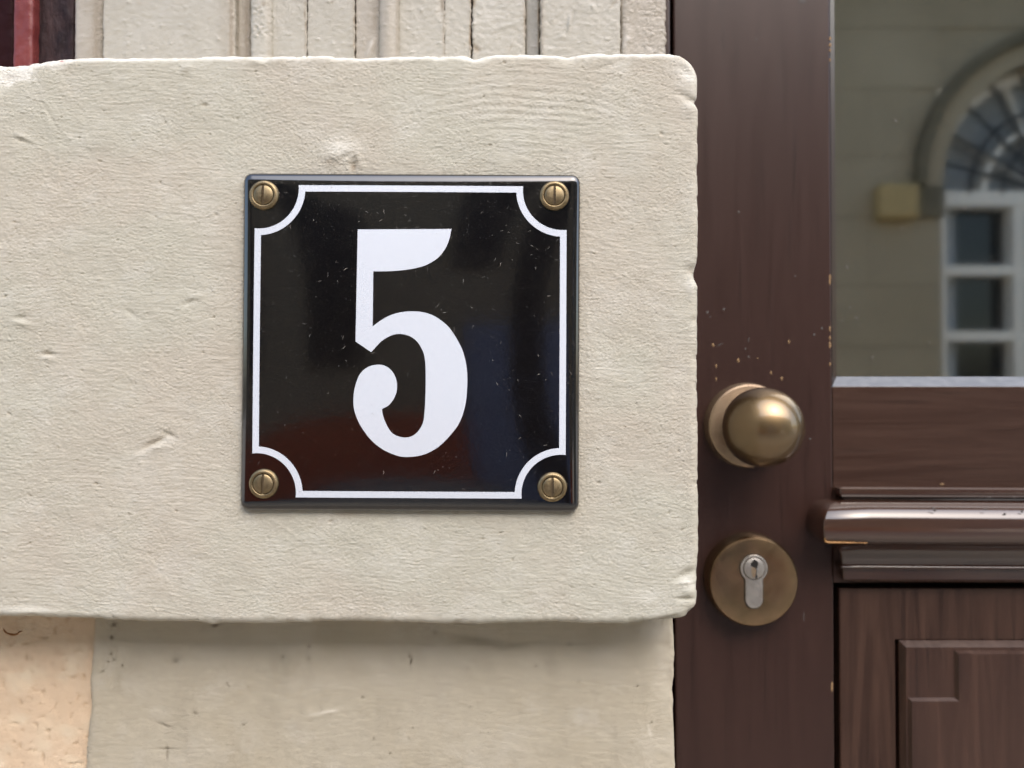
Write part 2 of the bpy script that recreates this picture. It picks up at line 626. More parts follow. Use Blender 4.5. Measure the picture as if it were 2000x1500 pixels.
def block_disp(X, Y, Z, s):
    PX, PY = proj(X, np.full(X.shape, Y_BLOCK), Z)
    mm = 0.001
    x, z = X / mm, (Z - CZ) / mm
    # broad unevenness
    h = 0.35 * fbm(x / 45, z / 40, 2, 1) + 0.12 * fbm(x / 9, z / 7, 2, 4)
    # brush strokes, mostly level, swirling slowly
    wv = 3.0 * perlin(x / 42, z / 34, 8) + 0.5 * perlin(x / 15, z / 13, 9)
    b = z + wv + 0.05 * x
    stroke = 0.6 * perlin(x / 13, b / 0.80, 11) + 0.4 * perlin(x / 6.0, b / 0.72, 12)
    sw = sstep(-0.25, 0.35, perlin(x / 30, z / 24, 14))
    grain = 0.40 * perlin(x / 1.3, b / 0.70, 16) + 0.65 * perlin(x / 0.80, z / 0.72, 17) + 0.22 * perlin(x / 2.3 + 9, b / 1.2, 18)
    pits = np.clip(perlin(x / 1.6, z / 1.4, 19) - 0.55, 0, 1)
    lum = np.clip(perlin(x / 2.2, z / 1.6, 21) - 0.42, 0, 1)
    near_edge = sstep(0.0, 0.006, s)
    h += (0.15 * stroke * (0.25 + 0.75 * sw) + 0.24 * grain * (1.05 - 0.45 * sw) - 0.75 * pits + 0.42 * lum) * (0.45 + 0.55 * near_edge)
    # long trowel sweeps near the upper right of the plate
    rr = np.hypot(PX - 1010, (PY - 520) * 1.5)
    fan = np.exp(-((PX - 1030) / 190.0) ** 2 - ((PY - 210) / 60.0) ** 2)
    h += 0.10 * fan * np.sin(rr / 3.6 + 2 * perlin(x / 20, z / 20, 24))
    # remembered knocks and drips
    items = [
        (672, 296, 30, 18, 0, 0.8), (650, 306, 16, 10, 0, 0.4), (690, 322, 7, 13, 0, -0.9), (676, 306, 14, 5, 30, -0.45),
        (300, 866, 26, 6, 28, -0.9), (328, 848, 14, 5, -25, -0.6), (276, 888, 26, 8, 10, 0.5), (310, 874, 22, 6, 6, 0.55),
        (45, 632, 20, 6, -15, 0.6), (40, 621, 14, 6, 10, -0.6), (95, 691, 11, 4, -5, -0.9), (96, 702, 14, 4, -5, 0.35),
        (45, 268, 16, 5, -20, 0.55), (42, 274, 16, 4, -20, -0.4), (365, 133, 12, 8, 20, 0.6), (370, 590, 14, 5, 20, -0.5),
        (380, 580, 16, 6, 10, 0.35), (514, 115, 10, 6, 30, -0.7), (505, 122, 12, 6, 0, 0.5), (930, 115, 26, 7, 0, -0.5),
        (1110, 116, 20, 8, 0, -0.6), (1190, 128, 28, 6, 18, -0.4), (815, 112, 12, 6, 0, 0.4), (255, 612, 14, 5, -35, -0.45),
        (1335, 186, 20, 7, -22, -0.7), (1352, 196, 12, 6, 0, -0.8), (1345, 215, 14, 12, 0, 0.5), (1340, 140, 16, 10, -40, -0.5),
        (1352, 528, 14, 10, 10, -1.2), (1352, 560, 12, 12, 0, 0.55), (1355, 626, 6, 8, 0, -0.5), (1358, 700, 6, 20, 0, -0.4),
        (1342, 1121, 18, 8, 25, -1.1), (1335, 1138, 14, 4, 5, 0.5), (1342, 1156, 12, 10, 0, 0.75), (1340, 1170, 16, 4, 0, -0.8),
        (1350, 1192, 14, 8, 0, -0.5), (1300, 1208, 50, 4, 14, -0.6), (1262, 1220, 6, 5, 0, -0.8), (1356, 940, 8, 30, 0, -0.4),
        (1350, 860, 5, 30, 0, 0.25), (1245, 800, 4, 14, 10, -0.25), (60, 1195, 40, 6, 0, 0.5), (560, 1035, 60, 3, -35, 0.12),
        (0, 150, 62, 26, 32, -1.1), (30, 128, 50, 14, 10, -0.6), (100, 230, 3, 40, 30, -0.25), (200, 268, 40, 30, 0, 0.25),
        (400, 205, 5, 4, 0, -0.5), (1075, 214, 5, 4, 0, -0.4), (410, 1219, 14, 4, 0, 0.7),
    ]
    rp_ = np.random.RandomState(21)
    pores = [(rp_.uniform(-40, 1360), rp_.uniform(120, 1205), rp_.uniform(2.0, 4.2), rp_.uniform(1.6, 3.2), rp_.uniform(-40, 40), 1.0) for _ in range(46)]
    pm = feats(PX, PY, pores)
    h += feats(PX, PY, items) - 0.55 * pm
    # drips and chips along all the arrises
    chip = sstep(0.28, 0.42, fbm(x / 7.0, z / 7.0, 3, 51))
    h -= 0.28 * chip * (1 - sstep(0.0012, 0.0034, s))
    wear_and_light = feats(PX, PY, [(0, 150, 60, 20, 32, 1.0), (60, 122, 80, 12, 8, 0.7), (672, 290, 34, 16, 0, 0.55), (1340, 145, 22, 20, -40, 0.5),
                          (1350, 562, 10, 16, 0, 0.7), (1345, 1140, 18, 12, 0, 0.6), (280, 890, 34, 8, 12, 0.35), (1275, 1165, 40, 20, 0, 0.35),
                          (60, 1190, 50, 8, 0, 0.4), (400, 125, 40, 8, 10, 0.25)])
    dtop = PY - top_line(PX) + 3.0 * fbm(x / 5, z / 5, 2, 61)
    wear_and_light += 1.0 * (1 - sstep(7, 13, dtop)) + 0.5 * np.exp(-((PX - 1350) / 22.0) ** 2 - ((PY - 150) / 60.0) ** 2)  # pale top strip: light on the upturned edge put into colour, plus whitened paint
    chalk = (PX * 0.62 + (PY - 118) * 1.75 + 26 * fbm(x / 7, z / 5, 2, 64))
    wear_and_light += 0.95 * (1 - sstep(82, 96, chalk)) * (PY < 200)
    red = feats(PX, PY, [(52, 120, 10, 2.2, 5, 0.8), (28, 125, 7, 2, 5, 0.6), (70, 122, 7, 1.6, 0, .7), (118, 119, 12, 1.6, 4, 0.75), (95, 122, 9, 1.2, 4, 0.5)])
    wear_and_light = np.clip(wear_and_light * (0.85 + 0.5 * perlin(x / 5, z / 4, 62)), 0, 1)
    grime_and_shade = feats(PX, PY, [(690, 326, 6, 10, 0, 0.8), (697, 312, 2.0, 14, 20, 0.5), (645, 318, 16, 8, 0, 0.35), (672, 1003, 34, 6, 0, 0.35),
                           (1352, 530, 12, 8, 10, 0.4), (400, 205, 5, 4, 0, 0.4), (514, 112, 8, 3, 0, 0.4), (90, 690, 10, 3, -5, 0.35),
                           (1262, 1220, 5, 3, 0, 0.8), (1300, 1209, 40, 1.6, 14, 0.5), (412, 1220, 8, 3, 0, 0.6),
                           (20, 148, 16, 5, 10, 0.35), (300, 862, 24, 4, 28, 0.25)])
    grime_and_shade += 0.35 * np.clip(perlin(x / 1.6, z / 1.4, 19) - 0.55, 0, 1) + 0.38 * pm
    grime_and_shade += 0.09 * np.clip(fbm(x / 34, z / 48, 3, 71), 0, 1) + 0.10 * np.clip(perlin(x / 5, z / 60, 73) - 0.2, 0, 1) * sstep(900, 200, PY)
    grime_and_shade += 0.20 * np.exp(-((PY - 1000) / 14.0) ** 2) * sstep(470, 500, PX) * sstep(1135, 1105, PX) * np.clip(0.5 + perlin(x / 9, z / 9, 75), 0, 1)  # shade under the plate's lower edge, put into the colour
    return h * mm, {'wear': wear_and_light, 'grime': np.clip(grime_and_shade, 0, 1), 'red': np.clip(red * (0.7 + perlin(x / 1.5, z, 66)), 0, 1)}


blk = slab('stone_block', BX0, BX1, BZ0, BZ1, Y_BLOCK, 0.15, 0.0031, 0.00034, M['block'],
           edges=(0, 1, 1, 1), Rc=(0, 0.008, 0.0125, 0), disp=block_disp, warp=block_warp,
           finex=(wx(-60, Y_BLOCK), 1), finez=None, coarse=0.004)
tag(blk, 'long cream painted stone block carrying the black number plate', 'stone block')

# ------------------------------------------------------------------ smooth jamb stone below the block
JX0, JX1 = wx(172, Y_JAMB), wx(1328, Y_JAMB)
JZ1 = wz(1150, Y_JAMB)


def jamb_warp(X, Z, s):
    PX = 1000 + X / Y_JAMB * F
    PY = 772 - (Z - CZ) / Y_JAMB * F
    k = Y_JAMB / F
    lft = edge_pts([(1100, 180), (1212, 183), (1260, 179), (1330, 174), (1380, 177), (1440, 171), (1500, 168), (2500, 165)], PY)
    rgt = edge_pts([(1100, 1326), (1230, 1327), (1270, 1329), (1320, 1328), (1345, 1325), (1400, 1327), (1460, 1330), (2500, 1328)], PY)
    n = perlin(PX / 30., PY / 40., 71) * 1.2
    X = X + (lft - 172 + n) * k * np.clip((400 - PX) / 228, 0, 1) + (rgt - 1328 + n) * k * np.clip((PX - 1200) / 128, 0, 1)
    return X, Z


def jamb_disp(X, Y, Z, s):
    PX, PY = proj(X, np.full(X.shape, Y_JAMB), Z)
    mm = 0.001
    x, z = X / mm, (Z - CZ) / mm
    h = 0.30 * fbm(x / 40, z / 45, 2, 81) + 0.10 * fbm(x / 5, z / 4, 3, 84)
    h += 0.07 * perlin(x / 7, z / 1.1, 87) + 0.06 * perlin(x / 1.3, z / 1.2, 88)
    # the right arris is softly worn back
    h -= 2.6 * sstep(1215, 1335, PX) ** 2
    h += 0.2 * sstep(1270, 1330, PX) * fbm(x / 8, z / 8, 3, 90)
    h += feats(PX, PY, [(940, 1250, 60, 10, -12, -0.5), (1000, 1262, 50, 6, 12, -0.5), (1310, 1335, 14, 22, 20, -0.5), (1296, 1262, 14, 8, 0, -0.5),
                        (630, 1395, 40, 5, 14, 0.25), (345, 1290, 10, 5, 20, -0.4), (325, 1470, 3, 14, 0, -0.5), (325, 1464, 20, 2, 0, -0.35),
                        (320, 1416, 16, 3, -20, -0.35), (1115, 1270, 5, 16, 30, 0.3), (870, 1333, 12, 4, 0, 0.3), (380, 1394, 5, 4, 0, -0.5)])
    rs = np.random.RandomState(3)
    spots = [(800, 1282, 2.6, 2.6, 0, 0.95), (803, 1292, 1.2, 7, -15, 0.8), (218, 1245, 3, 3.5, 0, 0.9), (217, 1277, 2, 2, 0, 0.9), (211, 1293, 2.2, 2.2, 0, 1),
             (222, 1289, 1.6, 1.6, 0, .8), (239, 1300, 1.6, 3, 0, .7), (552, 1283, 2.4, 2.4, 0, .9), (604, 1262, 1.6, 1.6, 0, .9), (603, 1286, 1.6, 1.6, 0, .8),
             (459, 1271, 2.4, 1.6, 0, .7), (1113, 1259, 2.2, 2.2, 0, .9), (1047, 1301, 2.2, 2, 0, .9), (476, 1415, 1.8, 2.4, 0, .7), (381, 1394, 4, 3, 0, .4),
             (343, 1291, 9, 4, 20, .35), (322, 1417, 14, 2, -20, .5), (326, 1472, 1.6, 11, 0, .4), (326, 1463, 18, 1.3, 0, .3), (223, 1220, 7, 4, 25, .6),
             (1245, 1340, 2, 2, 0, .8), (730, 1442, 1.5, 4, 0, .5), (708, 1362, 2, 2, 0, .8), (940, 1252, 60, 9, -8, .22), (200, 1311, 4, 3, 0, .5),
             (420, 1222, 6, 3, 10, .8), (1000, 1262, 46, 5, 12, .15)]
    spots += [(rs.uniform(200, 1300), rs.uniform(1230, 1500), 1.3, 1.3, 0, rs.uniform(.3, .7)) for _ in range(14)]
    spots = [(a, b_, max(c_, 2.3), max(d_, 2.3), e_, min(1.0, f_ * 1.15)) for a, b_, c_, d_, e_, f_ in spots]
    grime_and_shade = feats(PX, PY, spots)
    grime_and_shade = grime_and_shade + 0.10 * np.clip(fbm(x / 14, z / 22, 3, 93), 0, 1) + 0.12 * np.clip(perlin(x / 3.0, z / 26, 94) - 0.25, 0, 1)
    wear_and_light = feats(PX, PY, [(rs.uniform(240, 1320), rs.uniform(1240, 1500), 1.6, 1.4, 0, 0.9) for _ in range(16)])
    wear_and_light += feats(PX, PY, [(628, 1392, 26, 2.2, 10, .7), (650, 1388, 10, 3, 0, .5), (1270, 1430, 3, 10, 15, .8), (1300, 1300, 24, 60, 0, 0.35)])
    return h * mm, {'wear': np.clip(wear_and_light, 0, 1), 'grime': np.clip(grime_and_shade, 0, 1)}


jmb = slab('jamb_stone', JX0, JX1, -0.0, JZ1, Y_JAMB, 0.11, 0.004, 0.0005, M['jamb'], edges=(1, 1, 0, 0),
           disp=jamb_disp, warp=jamb_warp, finez=(wz(1560, Y_JAMB), 9), coarse=0.008)
tag(jmb, 'smooth cream painted jamb stone in the shade under the number plate block', 'wall')

# ------------------------------------------------------------------ peach rendered wall at the lower left


def peach_disp(X, Y, Z, s):
    PX, PY = proj(X, np.full(X.shape, 0.350), Z)
    mm = 0.001
    x, z = X / mm, (Z - CZ) / mm
    h = 0.5 * fbm(x / 25, z / 25, 2, 101) + 0.12 * fbm(x / 5, z / 6, 3, 104)
    p = np.clip(perlin(x / 2.6, z / 3.0, 107) - 0.34, 0, 1)
    p2 = np.clip(perlin(x / 1.5, z / 1.6, 108) - 0.5, 0, 1)
    h -= 1.0 * p + 0.4 * p2
    gr = np.clip(0.9 * p + 0.4 * p2, 0, 0.5)
    gr = gr + feats(PX, PY, [(62, 1287, 2.5, 2.5, 0, 1), (120, 1277, 18, 2, 0, .4)])
    return h * mm, {'wear': np.clip(fbm(x / 12, z / 12, 2, 110) * 0.5, 0, 0.5), 'grime': np.clip(gr, 0, 1)}


pw = slab('rendered_wall', -4.0, wx(200, 0.350), 0.0, wz(1140, 0.350), 0.350, 0.2, 0.002, 0.0005, M['peach'], edges=(0, 0, 0, 0),
          disp=peach_disp, finex=(wx(-40, .350), 1), finez=(wz(1540, .350), 9), coarse=0.05)
tag(pw, 'peach coloured pitted render wall at the lower left corner', 'wall')

tw_pts = [(7, 1228), (9, 1233), (14, 1237), (21, 1239), (28, 1240), (34, 1238), (38, 1234), (43, 1233)]


def tube(name, pts, rad, mat, parent=None, n=8):
    cu = bpy.data.curves.new(name, 'CURVE')
    cu.dimensions = '3D'
    sp = cu.splines.new('POLY')
    sp.points.add(len(pts) - 1)
    for i, p in enumerate(pts):
        sp.points[i].co = (*p, 1)
        sp.points[i].radius = rad[i] if isinstance(rad, (list, tuple)) else rad
    cu.bevel_depth = 1.0
    cu.bevel_resolution = 2
    cu.use_fill_caps = True
    tmp = bpy.data.objects.new('t', cu)
    COL.objects.link(tmp)
    dg = bpy.context.evaluated_depsgraph_get()
    me = bpy.data.meshes.new_from_object(tmp.evaluated_get(dg))
    bpy.data.objects.remove(tmp)
    me.name = name
    me.materials.clear()
    return mesh_obj(name, me, mat, parent)


twg = tube('dry_twig', [at(px, py, 0.3480 - 0.0006 * (i % 2)) for i, (px, py) in enumerate(tw_pts)],
           [0.0002, .0004, .0003, .0005, .0005, .0004, .0004, .0002], M['twig'])
tag(twg, 'tiny curled brown twig caught on the peach wall', 'twig')

# ------------------------------------------------------------------ painted timber surround above the block
ts = empty('timber_surround', (wx(700, Y_TIMBER), Y_TIMBER, BZ1))
tag(ts, 'cracked cream painted timber boards and mouldings standing above the stone block', 'timber surround')
TZ0, TZ1 = BZ1 - 0.05, BZ1 + 0.75
TFINE = (TZ0, wz(-40, Y_TIMBER))


def board(name, p0, p1, y, mat, r=0.0015, rough=0.1, seed=0, items=(), grime_and_shade=(), bow=0.0, lumps=0.0, wear_and_light=()):
    x0, x1 = wx(p0, y), wx(p1, y)

    def dsp(X, Y, Z, s):
        PX, PY = proj(X, np.full(X.shape, y), Z)
        mm = 0.001
        x, z = X / mm + seed * 37, (Z - CZ) / mm
        h = 0.16 * fbm(x / 16, z / 30, 2, 121 + seed) + 1.2 * rough * fbm(x / 3.4, z / 2.6, 3, 124)
        drop = np.clip(perlin(x / 2.4, z / 2.4, 127) - 0.5, 0, 1)
        h += 1.3 * drop
        if lumps:
            h += lumps * (fbm(x / 1.8, z / 1.6, 2, 129) * sstep(-.2, .3, perlin(x / 9, z / 9, 130)))
        if bow:
            t_ = (X - x0) / (x1 - x0) * 2 - 1
            h += bow * (1 - t_ * t_)
        h += feats(PX, PY, list(items))
        g = feats(PX, PY, list(grime_and_shade)) + np.clip(0.25 * (1 - s / 0.0015), 0, 0.25)
        w = feats(PX, PY, list(wear_and_light)) + 0.6 * drop
        return h * mm, {'wear': np.clip(w, 0, 1), 'grime': np.clip(g, 0, 1)}
    def wrp(X, Z, s):
        z = (Z - CZ) * 1000
        j = 0.00042 * (perlin(z / 3.1, z * 0 + seed * 3.3, 151) + 0.55 * perlin(z / 1.0, z * 0 + seed * 1.7, 152))
        e = np.clip(1 - s / 0.0015, 0, 1)
        return X + np.where(X > (x0 + x1) / 2, 1, -1) * (j + 0.00010) * e, Z
    o = slab(name, x0, x1, TZ0, TZ1, y, 0.05, r, 0.0005, mat, None, (1, 1, 0, 0), disp=dsp, warp=wrp, finez=TFINE, coarse=0.02, loc=(0, 0, 0))
    o.parent = ts
    o.matrix_parent_inverse = ts.matrix_basis.inverted()
    return o


T, TW, TS = M['timber'], M['timber_warm'], M['timber_grey']
board('moulding_strip', 137, 197, .398, TW, .003, .08, 1, grime_and_shade=[(189, 60, 7, 900, 0, .45), (137, 100, 4, 40, 0, .4)], wear_and_light=[(143, 10, 6, 8, 0, .8)], bow=0.6)  # long dark band at right: cast shadow of the prouder board, painted in
board('board', 195, 455, .389, T, .0012, .09, 2, grime_and_shade=[(452, 60, 5, 300, 0, .6), (440, 60, 14, 300, 0, .22), (272, 6, 4, 3, 0, .5), (408, 37, 2.5, 2.5, 0, .6)])
board('moulding_strip', 456.5, 486, .393, TW, .002, .08, 3, grime_and_shade=[(482, 60, 5, 900, 0, .55), (459, 60, 2, 900, 0, .4)], bow=-0.5)  # right side darkened in colour as shade from the prouder strip beside it
board('moulding_strip', 484, 526, .386, T, .0025, .10, 4, lumps=0.55, grime_and_shade=[(516, 8, 5, 5, 0, .6), (524, 60, 2, 900, 0, .3)], bow=0.7)  # thin shadow line painted down the right edge
CR = lambda pts: [(x, y, 1.0, 9, 0, .9) for x, y in pts]
board('board', 527, 595.5, .3885, T, .0005, .09, 5, grime_and_shade=CR([(596, 8), (595, 28), (597, 50), (596, 70), (596, 92)]), items=[(575, 5, 12, 10, 0, -.3)])
board('board', 598, 690, .3888, T, .0005, .09, 6, grime_and_shade=CR([(690, 10), (691, 40), (690, 60), (691, 85)]) + [(649, 4, 1.5, 6, 0, .6)])
board('board', 693, 740, .3895, TW, .0005, .10, 7, grime_and_shade=[(732, 40, 5, 40, 0, .4), (695, 60, 2, 50, 0, .4)], items=[(725, 90, 6, 22, -20, .6)], wear_and_light=[(726, 88, 4, 16, -20, .8)])  # right side: shade of the proud bead put into the colour
board('moulding_strip', 737, 776, .384, TW, .004, .07, 8, grime_and_shade=[(773, 60, 2, 900, 0, .3)], items=[(752, 20, 3, 60, 0, -.3)], bow=0.8)
board('board', 777, 867.2, .3878, T, .0005, .12, 9, grime_and_shade=[(863, 8, 3, 14, 0, .7), (866, 60, 1.5, 60, 0, .5)], items=[(861, 10, 6, 20, 0, -.6)])
board('board', 867.5, 918.5, .3880, T, .0005, .12, 10, grime_and_shade=[(919, 60, 2, 30, 0, .95), (917, 80, 1.5, 14, 0, .9), (922, 4, 5, 8, 0, 1), (908, 90, 3, 4, 0, .3)])
board('board', 922.5, 1026, .3878, T, .0009, .14, 11, grime_and_shade=[(925, 5, 4, 8, 0, 1), (930, 95, 6, 10, 30, .8), (998, 92, 1, 12, -25, .6), (1025, 40, 2.5, 40, 0, .6)],
      items=[(930, 95, 6, 10, 30, -.7), (990, 50, 30, 5, 15, .3), (926, 50, 4, 14, 0, .4)], wear_and_light=[(950, 30, 16, 8, 0, .4)])
board('moulding_strip', 1027, 1054, .392, TS, .001, .05, 12, grime_and_shade=[(1052, 30, 2.5, 24, 0, .9), (1053, 80, 2.5, 16, 0, .9)])  # the groove's shade is put into this greyer paint colour
board('board', 1056, 1214, .3885, T, .0015, .12, 13, items=[(1112, 45, 3, 16, -8, .9), (1117, 45, 2, 18, -8, -.5), (1150, 16, 14, 12, 0, .35), (1200, 5, 3, 12, -30, -.5), (1097, 72, 8, 4, 10, .4)],
      grime_and_shade=[(1060, 60, 3, 900, 0, .3), (1200, 6, 3, 10, -35, .5)])
board('board', 1215, 1304, .3892, TW, .0025, .12, 14, lumps=0.35, items=[(1224, 80, 7, 22, -20, .6)], wear_and_light=[(1222, 86, 5, 16, -20, .6), (1270, 97, 10, 5, 0, .6)], grime_and_shade=[(1240, 30, 10, 20, 0, .15)])
bk = box('backing_board', wx(150, .40), X_JAMB - 0.0006, .402, .45, TZ0, TZ1, M['slot'], None)
bk.parent = ts
bk.matrix_parent_inverse = ts.matrix_basis.inverted()

# ------------------------------------------------------------------ red window frame, upper left
rw = empty('red_window_frame', (wx(40, .40), .40, BZ1))
tag(rw, 'old red and black painted window frame at the upper left corner', 'window frame')


def rboard(name, p0, p1, y, mat, r, seed):
    x0, x1 = wx(p0, y), wx(p1, y)

    def dsp(X, Y, Z, s):
        x, z = X * 1000 + seed * 11, (Z - CZ) * 1000
        h = 0.25 * fbm(x / 5, z / 9, 3, 140 + seed) + 0.4 * np.clip(perlin(x / 2, z / 2, 143) - .45, 0, 1)
        return h * .001, {}
    o = slab(name, x0, x1, TZ0, TZ1, y, 0.05, r, 0.0006, mat, None, (1, 1, 0, 0), disp=dsp, finez=TFINE, coarse=0.02)
    o.parent = rw
    o.matrix_parent_inverse = rw.matrix_basis.inverted()
    return o


rboard('frame_board', 17, 56, .398, M['red'], .002, 1)
rboard('rebate_board', 52, 140, .404, M['dark_paint'], .002, 2)
rboard('sash', -130, 22, .418, M['maroon'], .003, 3)  # recessed sash: shade put into its near-black maroon colour
gp = box('pane', -0.75, wx(-125, .418), .425, .429, TZ0, TZ1, M['glass'])
gp.parent = rw
gp.matrix_parent_inverse = rw.matrix_basis.inverted()

# ------------------------------------------------------------------ enamel number plate
PCX, PCY = 802.5, 668.0
Y_RIM = 0.3205
HP = 0.5 * 659 / F * Y_RIM
pc = at(PCX, PCY, Y_RIM)
PROT = R(0.3)
plate = empty('number_plate', (pc.x, Y_RIM + 0.0006, pc.z))
plate.rotation_euler = (0, PROT, 0)
tag(plate, 'square black enamel house number plate with white 5 screwed to the stone block', 'number plate')


def dome(a, b):
    """height of the pressed plate above its rim, from local coordinates"""
    ax, bx = np.clip(np.abs(a) / HP, 0, 1), np.clip(np.abs(b) / HP, 0, 1)
    s = np.minimum(HP - np.abs(a), HP - np.abs(b))
    w = 0.0042
    c = np.clip((w - s) / w, 0, 1)
    rim = 0.0024 * (np.sqrt(np.clip(1 - c * c, 0, 1)))
    return 0.0004 + rim + 0.0030 * (1 - ax ** 2.4) * (1 - bx ** 2.4)


def plate_face():
    s, t = edge_samples(0.0042, 0.0, 10, 1)
    core = np.linspace(-HP + 0.0042, HP - 0.0042, 90)
    us = np.concatenate([(-HP + s)[::-1], core, HP - s])
    U, V = np.meshgrid(us, us)
    Hh = dome(U, V)
    X, Z = U.copy(), V.copy()
    rc = 0.0036
    for sx in (-1, 1):
        for sz in (-1, 1):
            cx, cz = sx * (HP - rc), sz * (HP - rc)
            dx, dz = (X - cx) * sx, (Z - cz) * sz
            mk = (dx > 0) & (dz > 0)
            L = np.hypot(dx, dz) + 1e-12
            k = np.maximum(dx, dz) / L
            X = np.where(mk, cx + sx * dx * k, X)
            Z = np.where(mk, cz + sz * dz * k, Z)
    # a skirt back to the wall
    P = np.stack([X, -Hh, Z], -1)
    P = np.pad(P, ((1, 1), (1, 1), (0, 0)), mode='edge')
    P[0, :, 1] = P[-1, :, 1] = 0.0012
    P[:, 0, 1] = P[:, -1, 1] = 0.0012
    return mesh_obj('plate_body', grid_mesh('plate_body', P), M['enamel'], plate)


plate_face()
CR_, SR_ = math.cos(PROT), math.sin(PROT)


def p_local(px, py):
    """photo pixel on the plate's face -> plate coordinates (a, b)"""
    Yf = Y_RIM - 0.0035
    for _ in range(3):
        p = at(px, py, Yf)
        dx, dz = p.x - pc.x, p.z - pc.z
        a = dx * CR_ - dz * SR_
        b = dx * SR_ + dz * CR_
        Yf = Y_RIM + 0.0006 - float(dome(np.array(a), np.array(b)))
    return a, b


# the digit
SEG = [
    [(698.7, 448.2), (881.8, 447.2)],
    [(881.8, 447.2), (877.5, 467), (868.7, 487.2), (853.5, 505), (830.7, 518.3), (805, 525), (780, 528.3), (755, 529.8), (729.1, 530)],
    [(729.1, 530), (727.9, 637.4)],
    [(727.9, 637.4), (745, 625), (762, 616), (782, 610), (805.3, 608), (825, 609.6), (843.3, 615), (862, 626), (878.8, 641.7), (894, 665), (904, 686),
     (910.5, 711), (912.8, 742), (909.8, 786), (899, 822), (881.3, 848), (856, 873), (827, 888), (797, 892.5), (774, 889.5), (746.4, 877), (723.6, 858),
     (703.3, 830), (692.5, 803), (690.2, 781.6), (692.7, 758.8), (700.8, 734.5), (713.4, 720), (731.2, 712.8), (751, 714), (766.6, 725.9), (775, 746),
     (773.5, 769), (762, 789), (745.9, 799.3)],
    [(745.9, 799.3), (749, 814.5), (757.8, 834.8), (769.2, 848.2), (786.9, 854.3), (803, 852.5), (815.5, 843.5), (825.6, 827), (829, 807), (831, 770), (831.4, 725),
     (829.6, 700), (825.5, 685), (815.5, 668), (800, 656.5), (782, 652.2), (765, 655), (745, 666.5), (725, 687.8)],
    [(725, 687.8), (694.4, 667)],
    [(694.4, 667), (698.7, 448.2)],
]


def catmull(pts, n=4):
    if len(pts) == 2:
        return [tuple(np.array(pts[0]) * (1 - t) + np.array(pts[1]) * t) for t in np.linspace(0, 1, 14)[:-1]]
    P = [2 * np.array(pts[0]) - np.array(pts[1])] + [np.array(p) for p in pts] + [2 * np.array(pts[-1]) - np.array(pts[-2])]
    res = []
    for i in range(1, len(P) - 2):
        for t in np.linspace(0, 1, n + 1)[:-1]:
            a, b, c, d = P[i - 1], P[i], P[i + 1], P[i + 2]
            res.append(tuple(0.5 * (2 * b + (c - a) * t + (2 * a - 5 * b + 4 * c - d) * t * t + (3 * b - a - 3 * c + d) * t ** 3)))
    return res


outl = [q for s_ in SEG for q in catmull(s_)]
loc2 = [p_local(*q) for q in outl]


def inside(pt, poly):
    x, y = pt
    r_ = False
    j = len(poly) - 1
    for i in range(len(poly)):
        xi, yi = poly[i]
        xj, yj = poly[j]
        if (yi > y) != (yj > y) and x < (xj - xi) * (y - yi) / (yj - yi) + xi:
            r_ = not r_
        j = i
    return r_


pts2 = [Vector(p) for p in loc2]
nb = len(pts2)
for px in range(690, 915, 9):
    for py in range(448, 894, 9):
        if inside((px, py), outl):
            d = min((px - q[0]) ** 2 + (py - q[1]) ** 2 for q in outl)
            if d > 16:
                pts2.append(Vector(p_local(px, py)))
res = delaunay_2d_cdt(pts2, [(i, (i + 1) % nb) for i in range(nb)], [], 0, 1e-7)
bm = bmesh.new()
RAISE = 0.00006
bv = [bm.verts.new((v.x, -float(dome(np.array(v.x), np.array(v.y))) - RAISE, v.y)) for v in res[0]]
for f in res[2]:
    cxy = sum((res[0][i] for i in f), Vector((0, 0))) / len(f)
    if inside((cxy.x, cxy.y), loc2):
        bm.faces.new([bv[i] for i in f])
bm.verts.ensure_lookup_table()
bmesh.ops.delete(bm, geom=[v for v in bm.verts if not v.link_faces], context='VERTS')
bmesh.ops.recalc_face_normals(bm, faces=bm.faces)
if sum(f.normal.y for f in bm.faces) > 0:
    bmesh.ops.reverse_faces(bm, faces=bm.faces)
be = [e for e in bm.edges if e.is_boundary]
ex = bmesh.ops.extrude_edge_only(bm, edges=be)
for v in ex['geom']:
    if isinstance(v, bmesh.types.BMVert):
        v.co.y += RAISE * 1.6
dg_o = bm_obj('digit', bm, M['white_enamel'], plate, smooth=True)
dg_o['label'] = 'white number 5'
dg_o.data.set_sharp_from_angle(angle=R(40)) if hasattr(dg_o.data, 'set_sharp_from_angle') else None

# the border line with its scooped corners
BH_O, BH_I = 306.0, 293.2
BCX, BCY = 802.0, 667.6
SCOOP = 297.0                # where the scoop centres sit


def border_path(hh, rad):
    pts = []
    # quarter by quarter, clockwise from the top side
    for q in range(4):
        loc = []
        x_end = SCOOP - math.sqrt(max(0, rad * rad - (hh - SCOOP) ** 2))
        for t in np.linspace(-x_end, x_end, 26):
            loc.append((t, hh))
        b0 = math.atan2(hh - SCOOP, x_end - SCOOP) % (2 * math.pi)
        b1 = math.atan2(x_end - SCOOP, hh - SCOOP) + 2 * math.pi
        for t in np.linspace(b0, b1, 22)[1:-1]:
            loc.append((SCOOP + rad * math.cos(t), SCOOP + rad * math.sin(t)))
        for (x, y) in loc:
            for _ in range(q):
                x, y = y, -x
            pts.append((x, y))
    return pts


